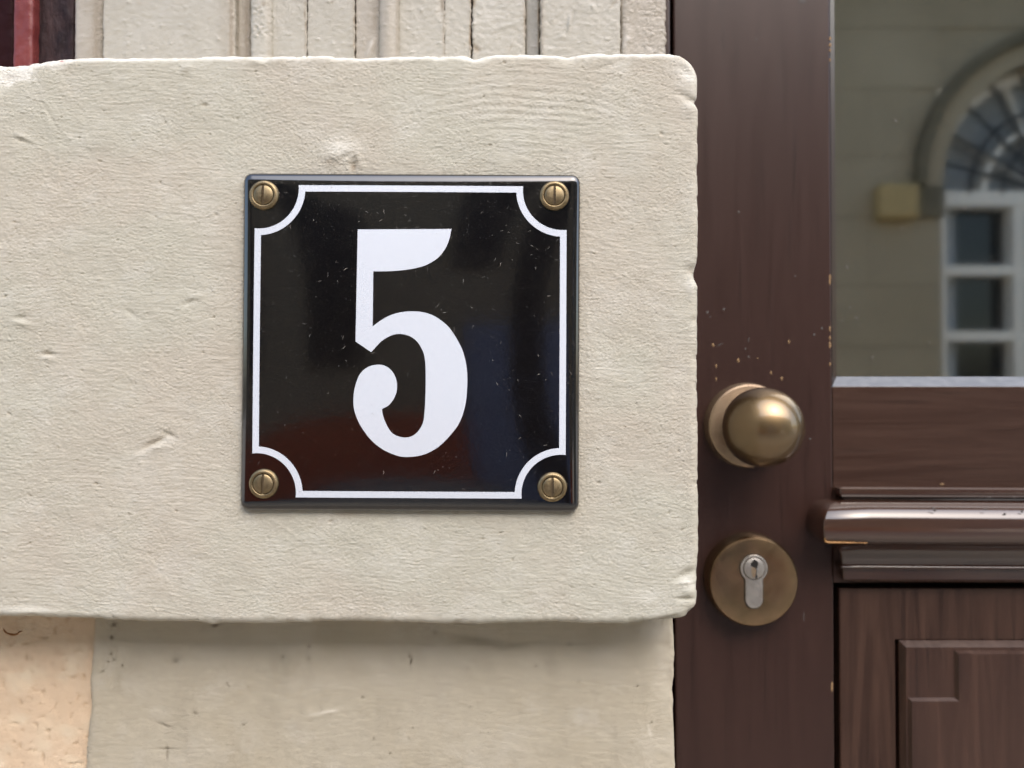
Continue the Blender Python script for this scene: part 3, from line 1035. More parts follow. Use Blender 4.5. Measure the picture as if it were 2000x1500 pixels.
bm = bmesh.new()
rings = []
for hh, rad in ((BH_O, 77.0), (BH_O - 4.2, 81.3), (BH_I + 4.2, 85.6), (BH_I, 90.0)):
    ring = []
    for (x, y) in border_path(hh, rad):
        # slight turn of the plate is already in the object's rotation
        a, b = x * Y_RIM * 0.9905 / F, y * Y_RIM * 0.9905 / F
        a += (BCX - PCX) * Y_RIM / F
        b -= (BCY - PCY) * Y_RIM / F
        ring.append((a, b))
    rings.append(ring)
vr = [[bm.verts.new((a, -float(dome(np.array(a), np.array(b))) - RAISE, b)) for a, b in ring] for ring in rings]
n = len(vr[0])
skirt_o = [bm.verts.new((v.co.x, v.co.y + RAISE * 1.6, v.co.z)) for v in vr[0]]
skirt_i = [bm.verts.new((v.co.x, v.co.y + RAISE * 1.6, v.co.z)) for v in vr[-1]]
allr = [skirt_o] + vr + [skirt_i]
for k in range(len(allr) - 1):
    for i in range(n):
        j = (i + 1) % n
        bm.faces.new([allr[k][i], allr[k][j], allr[k + 1][j], allr[k + 1][i]])
bmesh.ops.recalc_face_normals(bm, faces=bm.faces)
bo = bm_obj('border_line', bm, M['white_enamel'], plate, smooth=True)
bo['label'] = 'white border line with scooped corners'
bo.data.set_sharp_from_angle(angle=R(40))

# brass screws in cup washers


def half_cap(bm, R_, w, h, base, side, rot):
    nx_, ny_ = 9, 11
    G = []
    for i in range(nx_):
        x = w + (R_ * 0.999 - w) * math.sin(i / (nx_ - 1) * math.pi / 2)
        row = []
        for j in range(ny_):
            y = math.sqrt(max(0, R_ * R_ - x * x)) * math.sin((j / (ny_ - 1) - .5) * math.pi)
            rr = min(1, math.hypot(x, y) / R_)
            z = base + h * math.sqrt(max(0, 1 - rr ** 2.2))
            row.append((side * x, y, z))
        G.append(row)
    G.insert(0, [(x, y, base - 0.0006) for (x, y, z) in G[0]])
    ca, sa = math.cos(rot), math.sin(rot)
    V = [[bm.verts.new((x * ca + y * sa, -z, -x * sa + y * ca)) for (x, y, z) in row] for row in G]
    for i in range(len(V) - 1):
        for j in range(ny_ - 1):
            try:
                bm.faces.new([V[i][j], V[i + 1][j], V[i + 1][j + 1], V[i][j + 1]])
            except ValueError:
                pass


for k, (px, py, tilt) in enumerate(((516.5, 382, 0.0), (1082.5, 383, 0.02), (516, 944.5, 0.03), (1078.5, 951, 0.01))):
    a, b = p_local(px, py)
    h0 = float(dome(np.array(a), np.array(b)))
    mm = .001
    prof = [(6.15 * mm, -0.4 * mm), (6.15 * mm, 0.5 * mm), (6.0 * mm, 1.0 * mm), (5.6 * mm, 1.5 * mm), (5.1 * mm, 1.72 * mm), (4.6 * mm, 1.72 * mm), (4.4 * mm, 1.6 * mm),
            (4.3 * mm, 1.2 * mm), (0.01 * mm, 1.2 * mm)]
    s_ = lathe('screw', prof, (a, -h0, b), M['brass_screw'], plate, 40)
    s_['label'] = ['upper left', 'upper right', 'lower left', 'lower right'][k] + ' brass slotted screw in cup washer'
    bm = bmesh.new()
    for side in (-1, 1):
        half_cap(bm, 4.15 * mm, 0.5 * mm, 0.95 * mm, 1.38 * mm, side, tilt)
    bmesh.ops.recalc_face_normals(bm, faces=bm.faces)
    hd = bm_obj('screw_head', bm, M['brass_screw'], s_, smooth=True)
    hd.location = (a, -h0, b)
    hd.data.set_sharp_from_angle(angle=R(50))
    sl = box('slot', -0.5 * mm, 0.5 * mm, -1.3 * mm, -1.22 * mm, -3.9 * mm, 3.9 * mm, M['slot_dirt'], s_)
    sl.location = (a, -h0, b)
    sl.rotation_euler = (0, tilt, 0)

# lint and dust clinging to the enamel
rs = np.random.RandomState(12)
bm = bmesh.new()
for i in range(1100):
    py = 355 + (rs.rand() ** 2.2) * 610
    px = rs.uniform(485, 1125)
    a, b = p_local(px, py)
    tiny = rs.rand() < .86
    ln = rs.uniform(0.05, 0.22) if tiny else rs.uniform(.5, 1.9)
    w = (rs.uniform(0.04, 0.085) if tiny else rs.uniform(.025, .045)) * .001
    ang = rs.uniform(0, math.pi)
    bend = rs.uniform(-1.6, 1.6)
    prev = None
    x, z = a, b
    for st_ in range(5):
        th = ang + bend * (st_ / 4 - .5)
        nx_, nz_ = -math.sin(th), math.cos(th)
        hh = float(dome(np.array(x), np.array(z))) + 0.00008 + 0.00006 * math.sin(st_)
        cur = (bm.verts.new((x + nx_ * w, -hh, z + nz_ * w)), bm.verts.new((x, -hh - w, z)), bm.verts.new((x - nx_ * w, -hh, z - nz_ * w)))
        if prev:
            for q in (0, 1):
                bm.faces.new([prev[q], prev[q + 1], cur[q + 1], cur[q]])
        prev = cur
        x += math.cos(th) * ln * .001 / 4
        z += math.sin(th) * ln * .001 / 4
ld = bm_obj('lint', bm, M['dust'], plate, smooth=True)
tag(ld, kind='stuff')

# ------------------------------------------------------------------ front door
DOOR_L = wx(1317, Y_DOOR)
DOOR_R = DOOR_L + 0.93
DZ0, DZ1 = 0.06, 2.24
door = empty('front_door', (DOOR_L, Y_DOOR, DZ0))
tag(door, 'dark brown wooden front door with glass pane, brass knob and lock', 'door')
INV = Matrix.Translation(-door.location)


def dpart(o):
    o.parent = door
    o.matrix_parent_inverse = INV
    return o


X_OPEN = wx(1626, Y_DOOR)                # left edge of the glazed and panelled openings
Z_SILL = wz(755, Y_DOOR)
Z_LOW = wz(1138, Y_DOOR)
DEPTH = 0.045
dpart(box('stile', DOOR_L, X_OPEN, Y_DOOR, Y_DOOR + DEPTH, DZ0, DZ1, M['wood_stile'], bev=0.0012))['label'] = 'lock side stile of the door'
dpart(box('stile', DOOR_R - 0.12, DOOR_R, Y_DOOR, Y_DOOR + DEPTH, DZ0, DZ1, M['wood_stile'], bev=0.0012))
XR = DOOR_R - 0.12
dpart(box('lock_rail', X_OPEN + 0.0001, XR - .0001, Y_DOOR + .0002, Y_DOOR + DEPTH, Z_LOW, Z_SILL, M['wood_rail'], bev=0.0002))
dpart(box('bottom_rail', X_OPEN + 0.0003, XR - .0003, Y_DOOR + .0004, Y_DOOR + DEPTH, DZ0, DZ0 + .2, M['wood_rail'], bev=0.0006))
dpart(box('top_rail', X_OPEN + 0.0003, XR - .0003, Y_DOOR + .0004, Y_DOOR + DEPTH, DZ1 - .12, DZ1, M['wood_rail'], bev=0.0006))
# pane and its sloping sill bead
Y_GLASS = Y_DOOR + 0.014
dpart(box('glass_pane', X_OPEN - .006, XR + .006, Y_GLASS, Y_GLASS + .004, Z_SILL - .004, DZ1 - .11, M['glass']))['label'] = 'dark pane reflecting the arched window across the street'
zt, zb = wz(736, Y_GLASS - .001), wz(755, Y_DOOR)
bm = bmesh.new()
x0 = X_OPEN
ys = Y_GLASS - .001
v = [bm.verts.new(c_) for c_ in ((x0 - .001, Y_DOOR + .0006, zb), (XR, Y_DOOR + .0006, zb), (XR, ys - .004, zt), (x0 + .0065, ys - .004, zt),
                                 (XR, ys, zt + .0001), (x0 + .0065, ys, zt + .0001), (x0 - .001, ys, zb), (XR, ys, zb))]
for f in ((0, 1, 2, 3), (3, 2, 4, 5), (0, 3, 5, 6), (1, 7, 4, 2), (6, 5, 4, 7)):
    bm.faces.new([v[i] for i in f])
bmesh.ops.recalc_face_normals(bm, faces=bm.faces)
sb = dpart(bm_obj('sill_bead', bm, M['sill']))
bm = bmesh.new()
zt2 = DZ1 - .12
v = [bm.verts.new(c_) for c_ in ((x0 + .0002, Y_DOOR + .0008, zb + .0002), (x0 + .0064, ys - .004, zt + .0002), (x0 + .0064, ys, zt + .0003), (x0 + .0002, ys, zb + .0002),
                                 (x0 + .0002, Y_DOOR + .0008, zt2), (x0 + .0064, ys - .004, zt2), (x0 + .0064, ys, zt2), (x0 + .0002, ys, zt2))]
for f in ((0, 1, 5, 4), (1, 2, 6, 5), (2, 3, 7, 6)):
    bm.faces.new([v[i] for i in f])
bmesh.ops.recalc_face_normals(bm, faces=bm.faces)
bd = dpart(bm_obj('glazing_bead', bm, M['putty']))

# drip moulding across the door, with returned end
prof = [(0, 949), (7.5, 951.5), (9, 955), (9.3, 964), (8.6, 970), (6.5, 973), (6.3, 976), (10, 977.5), (15, 980), (19.5, 987), (23, 998), (25.3, 1011), (26.2, 1026), (26.2, 1042),
        (25.4, 1054), (24, 1060), (21.5, 1062), (16, 1063.5), (12.0, 1070), (9.2, 1080), (7.6, 1093), (7.2, 1102), (8.3, 1106), (8.6, 1110), (6.2, 1112.5), (6.0, 1131), (4.5, 1135), (0, 1137)]
XM0 = wx(1608, Y_DOOR - .026) + .026
fine = []
for i in range(len(prof) - 1):
    for t in (0, .5):
        fine.append((prof[i][0] * (1 - t) + prof[i + 1][0] * t, prof[i][1] * (1 - t) + prof[i + 1][1] * t))
fine.append(prof[-1])
xs_ = np.concatenate([[0], np.linspace(0.002, XR - XM0 + .03, 60)])
P = np.zeros((len(fine), len(xs_) + 3, 3))
for i, (p, py) in enumerate(fine):
    p = p * .001
    Yp = Y_DOOR - p
    z = wz(py, Yp)
    P[i, 0] = (XM0 - p, Y_DOOR + .0008, z)
    P[i, 1] = (XM0 - p, (Y_DOOR + Yp) / 2 + .0004, z)
    P[i, 2] = (XM0 - p, Yp + min(.0006, p * .3), z)
    P[i, 3] = (XM0 - p + min(.0006, p * .3), Yp, z)
    for j, x in enumerate(xs_[1:]):
        wob = .00012 * math.sin(x * 31 + i * .3)
        P[i, 4 + j] = (XM0 + x, Yp + wob, z - 0.0045 * x)
    P[i, 3, 2] = P[i, 2, 2] = z
dm = dpart(mesh_obj('drip_moulding', grid_mesh('drip_moulding', P[:, :, :]), M['wood_mould']))
dm['label'] = 'glossy rounded moulding across the door below the knob'
dm.data.set_sharp_from_angle(angle=R(38))
# worn golden arris at the moulding's lower lip
pts = [Vector((XM0 - .0262 + .0003, Y_DOOR - .0258, wz(1030, Y_DOOR - .026)))] + \
      [at(px, py, Y_DOOR - .0249) for px, py in ((1611, 1048), (1612, 1057.5), (1617, 1059.5), (1640, 1059.8), (1668, 1060), (1676, 1060.2), (1694, 1060.4))]
wed = tube('worn_edge', pts, [.0002, .0005, .0007, .0007, .00055, .0004, .0002, .0003], M['worn_edge'], None)
wed.parent = dm

# lower panel: sunk field, raised panel with stepped corner
ZP_T, XP_L = Z_LOW, X_OPEN
ZP_B = DZ0 + .2
lp = dpart(box('panel_field', X_OPEN - .004, XR + .004, Y_DOOR + .016, Y_DOOR + .024, ZP_B - .004, Z_LOW + .004, M['slot']))
yf = Y_DOOR + .0035
fx0, fz1 = wx(1637, yf), wz(1149, yf)
fx1, fz0 = XR - (fx0 - X_OPEN), ZP_B + .004
ix0, iz1 = wx(1751, yf), wz(1250, yf)
ix1, iz0 = XR - (ix0 - X_OPEN), ZP_B + (Z_LOW - iz1)


bm = bmesh.new()
gx = wx(1744, yf) - ix0
quad_o = [(fx0, fz1), (fx1, fz1), (fx1, fz0), (fx0, fz0)]
quad_i = [(ix0 + gx, iz1 + .0005), (ix1 - gx, iz1 + .0005), (ix1 - gx, iz0 - .0005), (ix0 + gx, iz0 - .0005)]
rows = [[bm.verts.new((x, y, z)) for x, z in q] for q, y in ((quad_o, Y_DOOR + .016), (quad_o, yf + .0005), ([(x + dx_, z + dz_) for (x, z), (dx_, dz_) in zip(quad_o, ((.0006, -.0006), (-.0006, -.0006), (-.0006, .0006), (.0006, .0006)))], yf), (quad_i, yf), (quad_i, Y_DOOR + .016))]
for k in range(4):
    for i in range(4):
        bm.faces.new([rows[k][i], rows[k][(i + 1) % 4], rows[k + 1][(i + 1) % 4], rows[k + 1][i]])
bmesh.ops.recalc_face_normals(bm, faces=bm.faces)
pb = bm_obj('panel_border', bm, M['wood_panel'])
pb.parent = lp
# raised panel: bevel frustum
yr = Y_DOOR - .0005
bev = .0033


def frustum(name, outer, inner, yo, yi, mat, yb=None):
    bm = bmesh.new()
    vo = [bm.verts.new((x, yo, z)) for x, z in outer]
    vi = [bm.verts.new((x, yi, z)) for x, z in inner]
    n_ = len(vo)
    if yb is not None:
        vb = [bm.verts.new((x, yb, z)) for x, z in outer]
        for i in range(n_):
            bm.faces.new([vb[i], vb[(i + 1) % n_], vo[(i + 1) % n_], vo[i]])
    for i in range(n_):
        bm.faces.new([vo[i], vo[(i + 1) % n_], vi[(i + 1) % n_], vi[i]])
    bm.faces.new(vi)
    bmesh.ops.recalc_face_normals(bm, faces=bm.faces)
    return bm_obj(name, bm, mat)


ob = [(ix0, iz1), (ix1, iz1), (ix1, iz0), (ix0, iz0)]
ib = [(ix0 + bev * .8, iz1 - bev), (ix1 - bev, iz1 - bev), (ix1 - bev, iz0 + bev), (ix0 + bev * .8, iz0 + bev)]
rp = frustum('raised_panel', ob, ib, yr + .0036, yr, M['wood_gloss'], Y_DOOR + .016)
rp.parent = lp
sq = .0290
g = .0016
L0, T0 = ix0 + bev * .8 + .0008, iz1 - bev - .0018
L1, B0 = ix1 - bev - .0008, iz0 + bev + .0018


def notch(d):
    a = sq - d
    return [(L0 + a + 2 * d, T0 - d), (L1 - a - 2 * d, T0 - d), (L1 - a - 2 * d, T0 - a - 2 * d), (L1 - d, T0 - a - 2 * d), (L1 - d, B0 + a + 2 * d), (L1 - a - 2 * d, B0 + a + 2 * d),
            (L1 - a - 2 * d, B0 + d), (L0 + a + 2 * d, B0 + d), (L0 + a + 2 * d, B0 + a + 2 * d), (L0 + d, B0 + a + 2 * d), (L0 + d, T0 - a - 2 * d), (L0 + a + 2 * d, T0 - a - 2 * d)]


rf = frustum('panel_centre', notch(0), notch(g), yr - .0001, yr - .0022, M['wood_gloss'])
rf.parent = lp

# knob on its rosette
KX, KZ = wx(1464.5, .472), wz(831.5, .472)
mm = .001
kn_r = dpart(lathe('door_knob', [(26.4 * mm, -.2 * mm), (26.4 * mm, 2.0 * mm), (26.0 * mm, 5.0 * mm), (25.3 * mm, 8.4 * mm), (24.2 * mm, 9.3 * mm), (18 * mm, 9.6 * mm), (9.5 * mm, 9.8 * mm),
                                 (8.5 * mm, 12 * mm), (8.5 * mm, 16 * mm)], (KX, Y_DOOR, KZ), M['brass_pale'], None, 96))
kn_r['label'] = 'brass ball knob on pale round rosette'
kn_r.data.set_sharp_from_angle(angle=R(35))
th = np.linspace(0, math.pi, 40)
ball = lathe('ball', [(max(1e-6, 23.3 * mm * math.sin(t)), 32.3 * mm - 23.2 * mm * math.cos(t)) for t in th], (KX, Y_DOOR, KZ), M['brass_knob'], None, 96)
ball.parent = kn_r

# lock rosette with profile cylinder
LX, LZ = wx(1471, .4685), wz(1136.5, .4685)
lk = dpart(lathe('lock_rosette', [(28.3 * mm, -.2 * mm), (28.2 * mm, 3 * mm), (27.8 * mm, 8 * mm), (27.0 * mm, 10.6 * mm), (26.3 * mm, 11.4 * mm), (25.3 * mm, 11.7 * mm), (15 * mm, 12.0 * mm), (.01 * mm, 12.0 * mm)],
                 (LX, Y_DOOR, LZ), M['brass_lock'], None, 96))
lk['label'] = 'round brass lock rosette with keyhole'
lk.data.set_sharp_from_angle(angle=R(30))
CXk, CZk = wx(1470.5, .4675), wz(1110, .4675)
rh, rl = 8.3 * mm, 5.3 * mm
zbot = wz(1188, .4675) + rl
aj = math.acos(rl / rh)


def key_outline(off):
    rh_, rl_ = rh + off, rl + off
    a_ = math.acos(rl_ / rh_)
    pts = []
    for t in np.linspace(-a_, math.pi + a_, 40):
        pts.append((CXk + rh_ * math.cos(t), CZk + rh_ * math.sin(t)))
    for t in np.linspace(math.pi, 2 * math.pi, 18):
        pts.append((CXk + rl_ * math.cos(t), zbot + rl_ * math.sin(t)))
    return pts


YF = Y_DOOR - .012
gap = prism('cylinder_gap', key_outline(.0006), YF - .00012, YF + .003, M['slot'])
gap.parent = lk
cyl = prism('lock_cylinder', key_outline(0), YF - .0014, YF + .003, M['nickel'], None, .0005)
cyl.parent = lk
ring = lathe('plug_gap', [(6.75 * mm, 0), (6.75 * mm, .12 * mm), (.01 * mm, .12 * mm)], (CXk, YF - .0014, CZk), M['slot'], None, 40)
ring.parent = lk
plug = lathe('plug', [(6.35 * mm, 0), (6.35 * mm, .3 * mm), (6.0 * mm, .5 * mm), (.01 * mm, .5 * mm)], (CXk, YF - .0014, CZk), M['nickel'], None, 40)
plug.parent = lk
kw = [(-1.1, 5.2), (0.2, 5.6), (1.3, 5.0), (2.4, 3.4), (2.2, 1.6), (1.2, .4), (1.5, -1.2), (1.2, -3.0), (1.8, -4.6), (1.4, -6.0), (.6, -6.0), (.5, -3.4), (-.2, -2.0), (.2, -.4), (-.6, .8), (-2.3, 2.0), (-2.2, 3.4), (-1.2, 4.2)]
ky = prism('keyway', [(CXk + x * mm, CZk + z * mm) for x, z in kw], YF - .00196, YF - .0015, M['keyway'])
ky.parent = lk
kp = prism('key_pin', [(CXk + x * mm, CZk + z * mm) for x, z in ((-1.6, 1.0), (.2, .8), (1.0, -.6), (.6, -3.6), (-.2, -5.4), (-1.2, -5.2), (-1.9, -2))], YF - .00205, YF - .0016, M['brass_pale'])
kp.parent = lk

# small chips in the varnish down to bare wood, and pale flecks


def flecks(name, items, y, mat):
    bm = bmesh.new()
    for (px, py, rx, ry, ang) in items:
        rx, ry = rx * .8, ry * .85
        c = at(px, py, y)
        n_ = 9
        k = y / F
        vv = []
        for i in range(n_):
            t = 2 * math.pi * i / n_
            q = 0.75 + .4 * random.random()
            x, z = rx * q * math.cos(t), ry * q * math.sin(t)
            ca, sa = math.cos(R(ang)), math.sin(R(ang))
            vv.append(bm.verts.new((c.x + (x * ca - z * sa) * k, y, c.z + (x * sa + z * ca) * k)))
        top = bm.verts.new((c.x, y - .0002, c.z))
        for i in range(n_):
            bm.faces.new([vv[i], vv[(i + 1) % n_], top])
    bmesh.ops.recalc_face_normals(bm, faces=bm.faces)
    o = bm_obj(name, bm, mat)
    tag(o, kind='stuff')
    return o


dpart(flecks('varnish_chips', [
    (1393, 674, 3, 4, 20), (1442, 704, 3.4, 6, 20), (1399, 715, 2.6, 5, 0), (1399, 740, 2, 4, 0), (1541, 668, 2.6, 5, 0), (1506, 728, 2.6, 4.6, 0), (1527, 739, 3.2, 5, 0),
    (1621, 75, 3, 5, 0), (1621, 88, 3, 5, 0), (1621, 98, 2.6, 4, 0), (1621, 117, 2.6, 4, 0), (1621, 546, 3, 13, 0), (1621, 642, 2.4, 7, 0), (1621, 660, 2.4, 5, 0), (1621, 674, 3, 9, 0),
    (1621, 711, 2.4, 4, 0), (1625, 1342, 2.8, 12, 0), (1840, 946, 5, 3, 0), (1480, 700, 1.5, 2, 0)], Y_DOOR - .00005, M['chip']))
dpart(flecks('pale_flecks', [
    (1382, 610, 3, 3, 0), (1414, 604, 2.8, 3, 0), (1387, 619, 2, 2, 0), (1443, 414, 3, 3, 0), (1462, 663, 1.4, 6, -8), (1456, 681, 2, 3, 0), (1462, 697, 2.4, 3, 0), (1590, 653, 2.4, 3, 0),
    (1605, 641, 2.6, 3, 0), (1406, 673, 10, 1, 25), (1553, 539, 2, 2, 0), (1570, 1205, 1, 12, 0), (1476, 77, 4, 2.4, 0), (1567, 3, 10, 6, 0), (1582, 857, 3, 2, 0)], Y_DOOR - .00005, M['speck']))
dpart(flecks('glass_flecks', [(1660, 600, 3, 3, 0), (1644, 627, 3, 3, 0), (1673, 622, 2.5, 6, 30), (1679, 637, 2, 3, 20), (1704, 698, 4, 3, 0), (1815, 669, 3, 3, 0), (1749, 236, 4, 5, 0), (1685, 141, 3, 3, 0),
                              (1884, 407, 5, 4, 0), (1654, 522, 3, 6, 20), (1762, 446, 3, 3, 0), (1707, 24, 2, 2, 0), (1721, 20, 2, 2, 0)], Y_GLASS - .0002, M['speck']))
dpart(flecks('moulding_flecks', [(1824, 995, 8, 3, -45), (1962, 1004, 4, 3, 0), (1925, 995, 5, 3, 0), (1996, 999, 4, 4, 0), (1981, 971, 3, 2, 0), (1933, 971, 4, 2, 0)], Y_DOOR - .0245, M['speck']))

# ------------------------------------------------------------------ door frame and reveal
df = empty('door_frame', (X_JAMB, .474, 0))
tag(df, 'narrow dark brown timber door frame in the shadow beside the jamb', 'door frame')
INVF = Matrix.Translation(-Vector((X_JAMB, .474, 0)))
FX = wx(1311, .474)


def fpart(o):
    o.parent = df
    o.matrix_parent_inverse = INVF
    return o


fpart(box('frame_post', X_JAMB - .02, FX, .474, .56, 0, 2.30, M['wood_frame'], bev=.001))
fpart(box('frame_post', DOOR_R + .0035, DOOR_R + .03, .474, .56, 0, 2.30, M['wood_frame'], bev=.001))
fpart(box('frame_head', FX + .0002, DOOR_R + .0033, .474, .56, DZ1 + .004, 2.30, M['wood_frame'], bev=.001))
fpart(box('rebate', FX - .004, DOOR_L + .012, Y_DOOR + .012 + DEPTH, .555, 0, DZ1 + .002, M['slot']))

# ------------------------------------------------------------------ the house itself beyond the frame
hs = empty('house', (-1.0, .40, 0))
tag(hs, 'cream rendered house front around the door', 'house')
INVH = Matrix.Translation(Vector((1.0, -.40, 0)))


def hpart(o):
    o.parent = hs
    o.matrix_parent_inverse = INVH
    return o


RJ = DOOR_R + .012
hpart(box('wall', -6.0, X_JAMB - .022, .46, .90, 0, BZ1 - .06, M['facade']))
hpart(box('wall', RJ, 6.0, .37, .90, 0, 4.6, M['facade']))
hpart(box('wall', X_JAMB - .0005, RJ - .001, .37, .90, 2.305, 4.6, M['facade']))
hpart(box('wall', -6.0, X_JAMB - .001, .371, .90, TZ1 + .001, 4.6, M['facade']))
hpart(box('wall', -6.0, -.80, .372, .90, BZ1 - .05, TZ1, M['facade']))
hpart(box('wall', wx(150, .40), X_JAMB - .022, .455, .90, BZ1 - .055, TZ1, M['facade']))
hpart(box('step', X_JAMB, RJ, .30, .62, 0.002, .055, M['setts'], bev=.006))
# dim hallway behind the glass
hl = box('hallway', X_JAMB - .3, RJ + .3, .90, 4.0, 0.0, 2.6, M['hall'])
bm = bmesh.new()
bm.from_mesh(hl.data)
bmesh.ops.delete(bm, geom=[f for f in bm.faces if f.normal.y < -.9], context='FACES')
bmesh.ops.reverse_faces(bm, faces=bm.faces)
bm.to_mesh(hl.data)
bm.free()
tag(hl, kind='structure')

# ------------------------------------------------------------------ the house across the street (mirrored in the pane)
YO = -6.0
VD = 2 * Y_GLASS - YO           # distance of its mirror image
ox = lambda px: (px - 1000) / F * VD
oz = lambda py: CZ + (772 - py) / F * VD
opp = empty('opposite_house', (4.7, YO, 0))
tag(opp, 'sandstone house with arched window, seen mirrored in the door pane', 'house')
INVO = Matrix.Translation(-Vector((4.7, YO, 0)))


def opart(o, p=None):
    o.parent = p or opp
    if p is None:
        o.matrix_parent_inverse = INVO
    return o


AX = ox(2100)                     # centre line of the arch
SPRING = oz(362)
R_IN = AX - ox(1842)
XL, XRr = AX - R_IN, AX + R_IN
HT = 5.5


def obox(name, x0, x1, y0, y1, z0, z1, mat, bev=0.0, p=None):
    return opart(box(name, x0, x1, y0, y1, z0, z1, mat, None, bev), p)


obox('wall', -9, XL - .001, YO - .6, YO - .015, -.1, HT, M['sandstone'])
obox('wall', XRr + .001, 14, YO - .6, YO - .015, -.1, HT, M['sandstone'])
obox('plinth', -9, -.2, YO - .01, YO + .08, -.1, 1.0, M['red_stone'], .02)  # red plinth added only to give the plate a red reflection
obox('plinth', 1.9, XL - .05, YO - .01, YO + .08, -.1, .8, M['red_stone'], .02)
for xa, xb in ((-.15, .58), (1.22, 1.85)):  # blue doors added only to give the plate blue reflections
    dl = obox('door_leaf', xa, xb, YO - .01, YO + .05, -.08, 2.2, M['blue_door'], .01)
    for z0_, z1_ in ((.15, .95), (1.1, 2.05)):
        obox('door_panel', xa + .1, xb - .1, YO + .05, YO + .065, z0_, z1_, M['blue_door'], .012, dl)
obox('shutter', .62, 1.18, YO - .01, YO + .03, -.08, 4.4, M['dark_shutter'], .01)  # dark shutters here and below, added for the black bands mirrored in the plate
for xa, xb, za, zb_ in ((-2.45, -1.5, 1.7, 4.1), (-4.4, -3.5, 1.7, 4.1), (-.35, .35, 3.0, 4.6)):
    dl = obox('shutter', xa, xb, YO - .01, YO + .03, za, zb_, M['dark_shutter'], .01)
# ashlar courses, each stone a piece of its own
zc = .81
row = 0
while zc < HT - .05:
    hgt = .56 if row % 2 == 0 else .62
    z1_ = min(zc + hgt, HT)
    x = -1.5 + (0.35 if row % 2 else 0)
    while x < 9.5:
        x1_ = min(x + 1.1, 9.5)
        # keep clear of the arch
        a0, a1 = x, x1_
        lim = R_IN + .02
        if zc < SPRING + R_IN + .30:
            zz = max(0, zc - SPRING)
            half = math.sqrt(max(0, (R_IN + .30) ** 2 - zz ** 2)) if zz > 0 else R_IN + .001
            if a1 > AX - half and a0 < AX + half:
                if a0 < AX - half:
                    a1 = AX - half
                elif a1 > AX + half:
                    a0 = AX + half
                else:
                    x = x1_
                    continue
        if a1 - a0 > .05:
            obox('stone', a0 + .0015, a1 - .0015, YO - .02, YO + random.uniform(-.001, .001), zc + .002, z1_ - .002, M['sandstone'], .003)
        x = x1_
    zc = z1_
    row += 1
# wall above the arch (behind the courses), spandrel cut to the curve
bm = bmesh.new()
N = 40
arc = [(AX + R_IN * math.cos(t), SPRING + R_IN * math.sin(t)) for t in np.linspace(math.pi, 0, N)]
vf = [bm.verts.new((x, YO - .014, z)) for x, z in arc]
vt = [bm.verts.new((x, YO - .014, HT)) for x, z in arc]
vb = [bm.verts.new((x, YO - .45, z)) for x, z in arc]
for i in range(N - 1):
    bm.faces.new([vf[i], vf[i + 1], vt[i + 1], vt[i]])
    bm.faces.new([vf[i], vf[i + 1], vb[i + 1], vb[i]])
bmesh.ops.recalc_face_normals(bm, faces=bm.faces)
opart(bm_obj('spandrel', bm, M['sandstone']))


def arch_ring(name, r0, r1, y0, y1, mat, n_=40, p=None):
    bm = bmesh.new()
    rows = []
    for t in np.linspace(math.pi, 0, n_):
        c_, s_ = math.cos(t), math.sin(t)
        rows.append([bm.verts.new((AX + r * c_, y, SPRING + r * s_)) for r, y in ((r0, y1), (r0, y0), (r1, y0), (r1, y1))])
    for i in range(n_ - 1):
        for k in range(4):
            bm.faces.new([rows[i][k], rows[i + 1][k], rows[i + 1][(k + 1) % 4], rows[i][(k + 1) % 4]])
    bmesh.ops.recalc_face_normals(bm, faces=bm.faces)
    return opart(bm_obj(name, bm, mat), p)


arch_ring('archivolt', R_IN - .0, R_IN + .17, YO - .4, YO + .03, M['sandstone'])
arch_ring('hood_mould', R_IN + .18, R_IN + .27, YO - .02, YO + .10, M['sandstone_dark'])
for sx in (-1, 1):
    xa, xb = sorted((AX + sx * (AX - ox(1785)), AX + sx * (AX - ox(1708))))
    opart(box('impost', xa, xb, YO - .02, YO + .14, oz(430), oz(362), M['sandstone_gold'], None, .03))
    xa, xb = sorted((AX + sx * R_IN * .99, AX + sx * (AX - ox(1786))))
    opart(box('impost_return', xa, xb, YO - .4, YO + .05, oz(425), oz(362), M['sandstone_dark'], None, .02))
# window joinery
wy = YO - .28
oxw = lambda px: (px - 1000) / F * (VD + .25)
ozw = lambda py: CZ + (772 - py) / F * (VD + .25)
wdw = obox('window', XL - .03, XRr + .03, wy - .2, wy - .14, .9, SPRING + .02, M['dark_glass'])
fan_glass = arch_ring('fanlight_glass', .02, R_IN + .01, wy - .2, wy - .14, M['curtain'])  # grey-blue sky reflection put into the fanlight's colour, sharing the curtain material


def wbar(x0, x1, z0, z1, dy=.0):
    return obox('glazing_bar', x0, x1, wy - .13, wy + .03 + dy, z0, z1, M['white_frame'], .006, None)


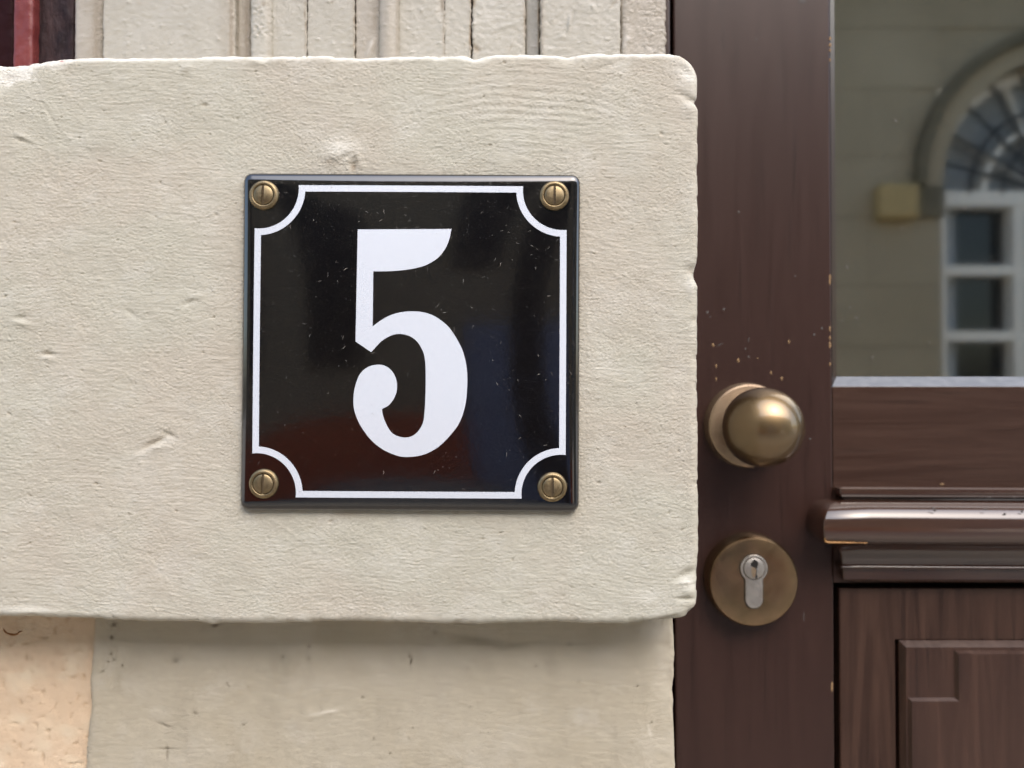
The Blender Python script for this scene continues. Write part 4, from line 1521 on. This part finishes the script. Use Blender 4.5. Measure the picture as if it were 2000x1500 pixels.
WL = oxw(1842)
WR = 2 * AX - WL
wbar(WL - .1, oxw(1852), .9, ozw(372))
wbar(2 * AX - oxw(1852), WR + .1, .9, ozw(372))
wbar(oxw(1981), oxw(2006), .9, ozw(402), .012)
wbar(AX - .04, AX + .04, .9, ozw(402), .012)
wbar(2 * AX - oxw(2006), 2 * AX - oxw(1981), .9, ozw(402), .012)
wbar(WL - .1, WR + .1, ozw(402), ozw(372), .02)
for py in (527, 656, 790, 924):
    wbar(WL - .09, WR + .09, ozw(py + 10), ozw(py - 10), .006)
for xx in (oxw(1868), 2 * AX - oxw(1868) - .09):
    obox('curtain', xx, xx + .09, wy - .139, wy - .132, .95, ozw(402), M['curtain'])
arch_ring('fanlight_frame', R_IN - .10, R_IN - .001, wy - .13, wy + .03, M['white_frame'])
arch_ring('fanlight_ring', R_IN * .52, R_IN * .52 + .05, wy - .13, wy + .025, M['white_frame'])
arch_ring('iron_grille', R_IN * .66, R_IN * .66 + .03, wy + .04, wy + .06, M['iron'])
arch_ring('iron_grille', R_IN * .40, R_IN * .40 + .03, wy + .04, wy + .06, M['iron'])
for k in range(1, 12):
    t = math.pi * k / 12
    c_, s_ = math.cos(t), math.sin(t)
    bm = bmesh.new()
    add_box(bm, .12, R_IN - .02, -.012, .012, -.014, .014)
    o = bm_obj('iron_bar', bm, M['iron'])
    o.matrix_world = Matrix.Translation((AX, wy + .05, SPRING)) @ Matrix.Rotation(-t, 4, 'Y')
    o.parent = opp
    o.matrix_parent_inverse = INVO
for k in (2, 4, 6, 8):
    t = math.pi * k / 10 + .05
    bm = bmesh.new()
    add_box(bm, .1, R_IN - .02, -.03, .03, -.022, .022)
    o = bm_obj('fan_bar', bm, M['white_frame'])
    o.matrix_world = Matrix.Translation((AX, wy - .06, SPRING)) @ Matrix.Rotation(-t, 4, 'Y')
    o.parent = opp
    o.matrix_parent_inverse = INVO
obox('cornice', -9, 14, YO - .6, YO + .25, HT, HT + .25, M['sandstone'], .04)
bm = bmesh.new()
vv = [bm.verts.new(c_) for c_ in ((-9, YO + .3, HT + .26), (14, YO + .3, HT + .26), (14, YO - 4.5, HT + 3.0), (-9, YO - 4.5, HT + 3.0))]
bm.faces.new(vv)
opart(bm_obj('roof', bm, M['roof']))
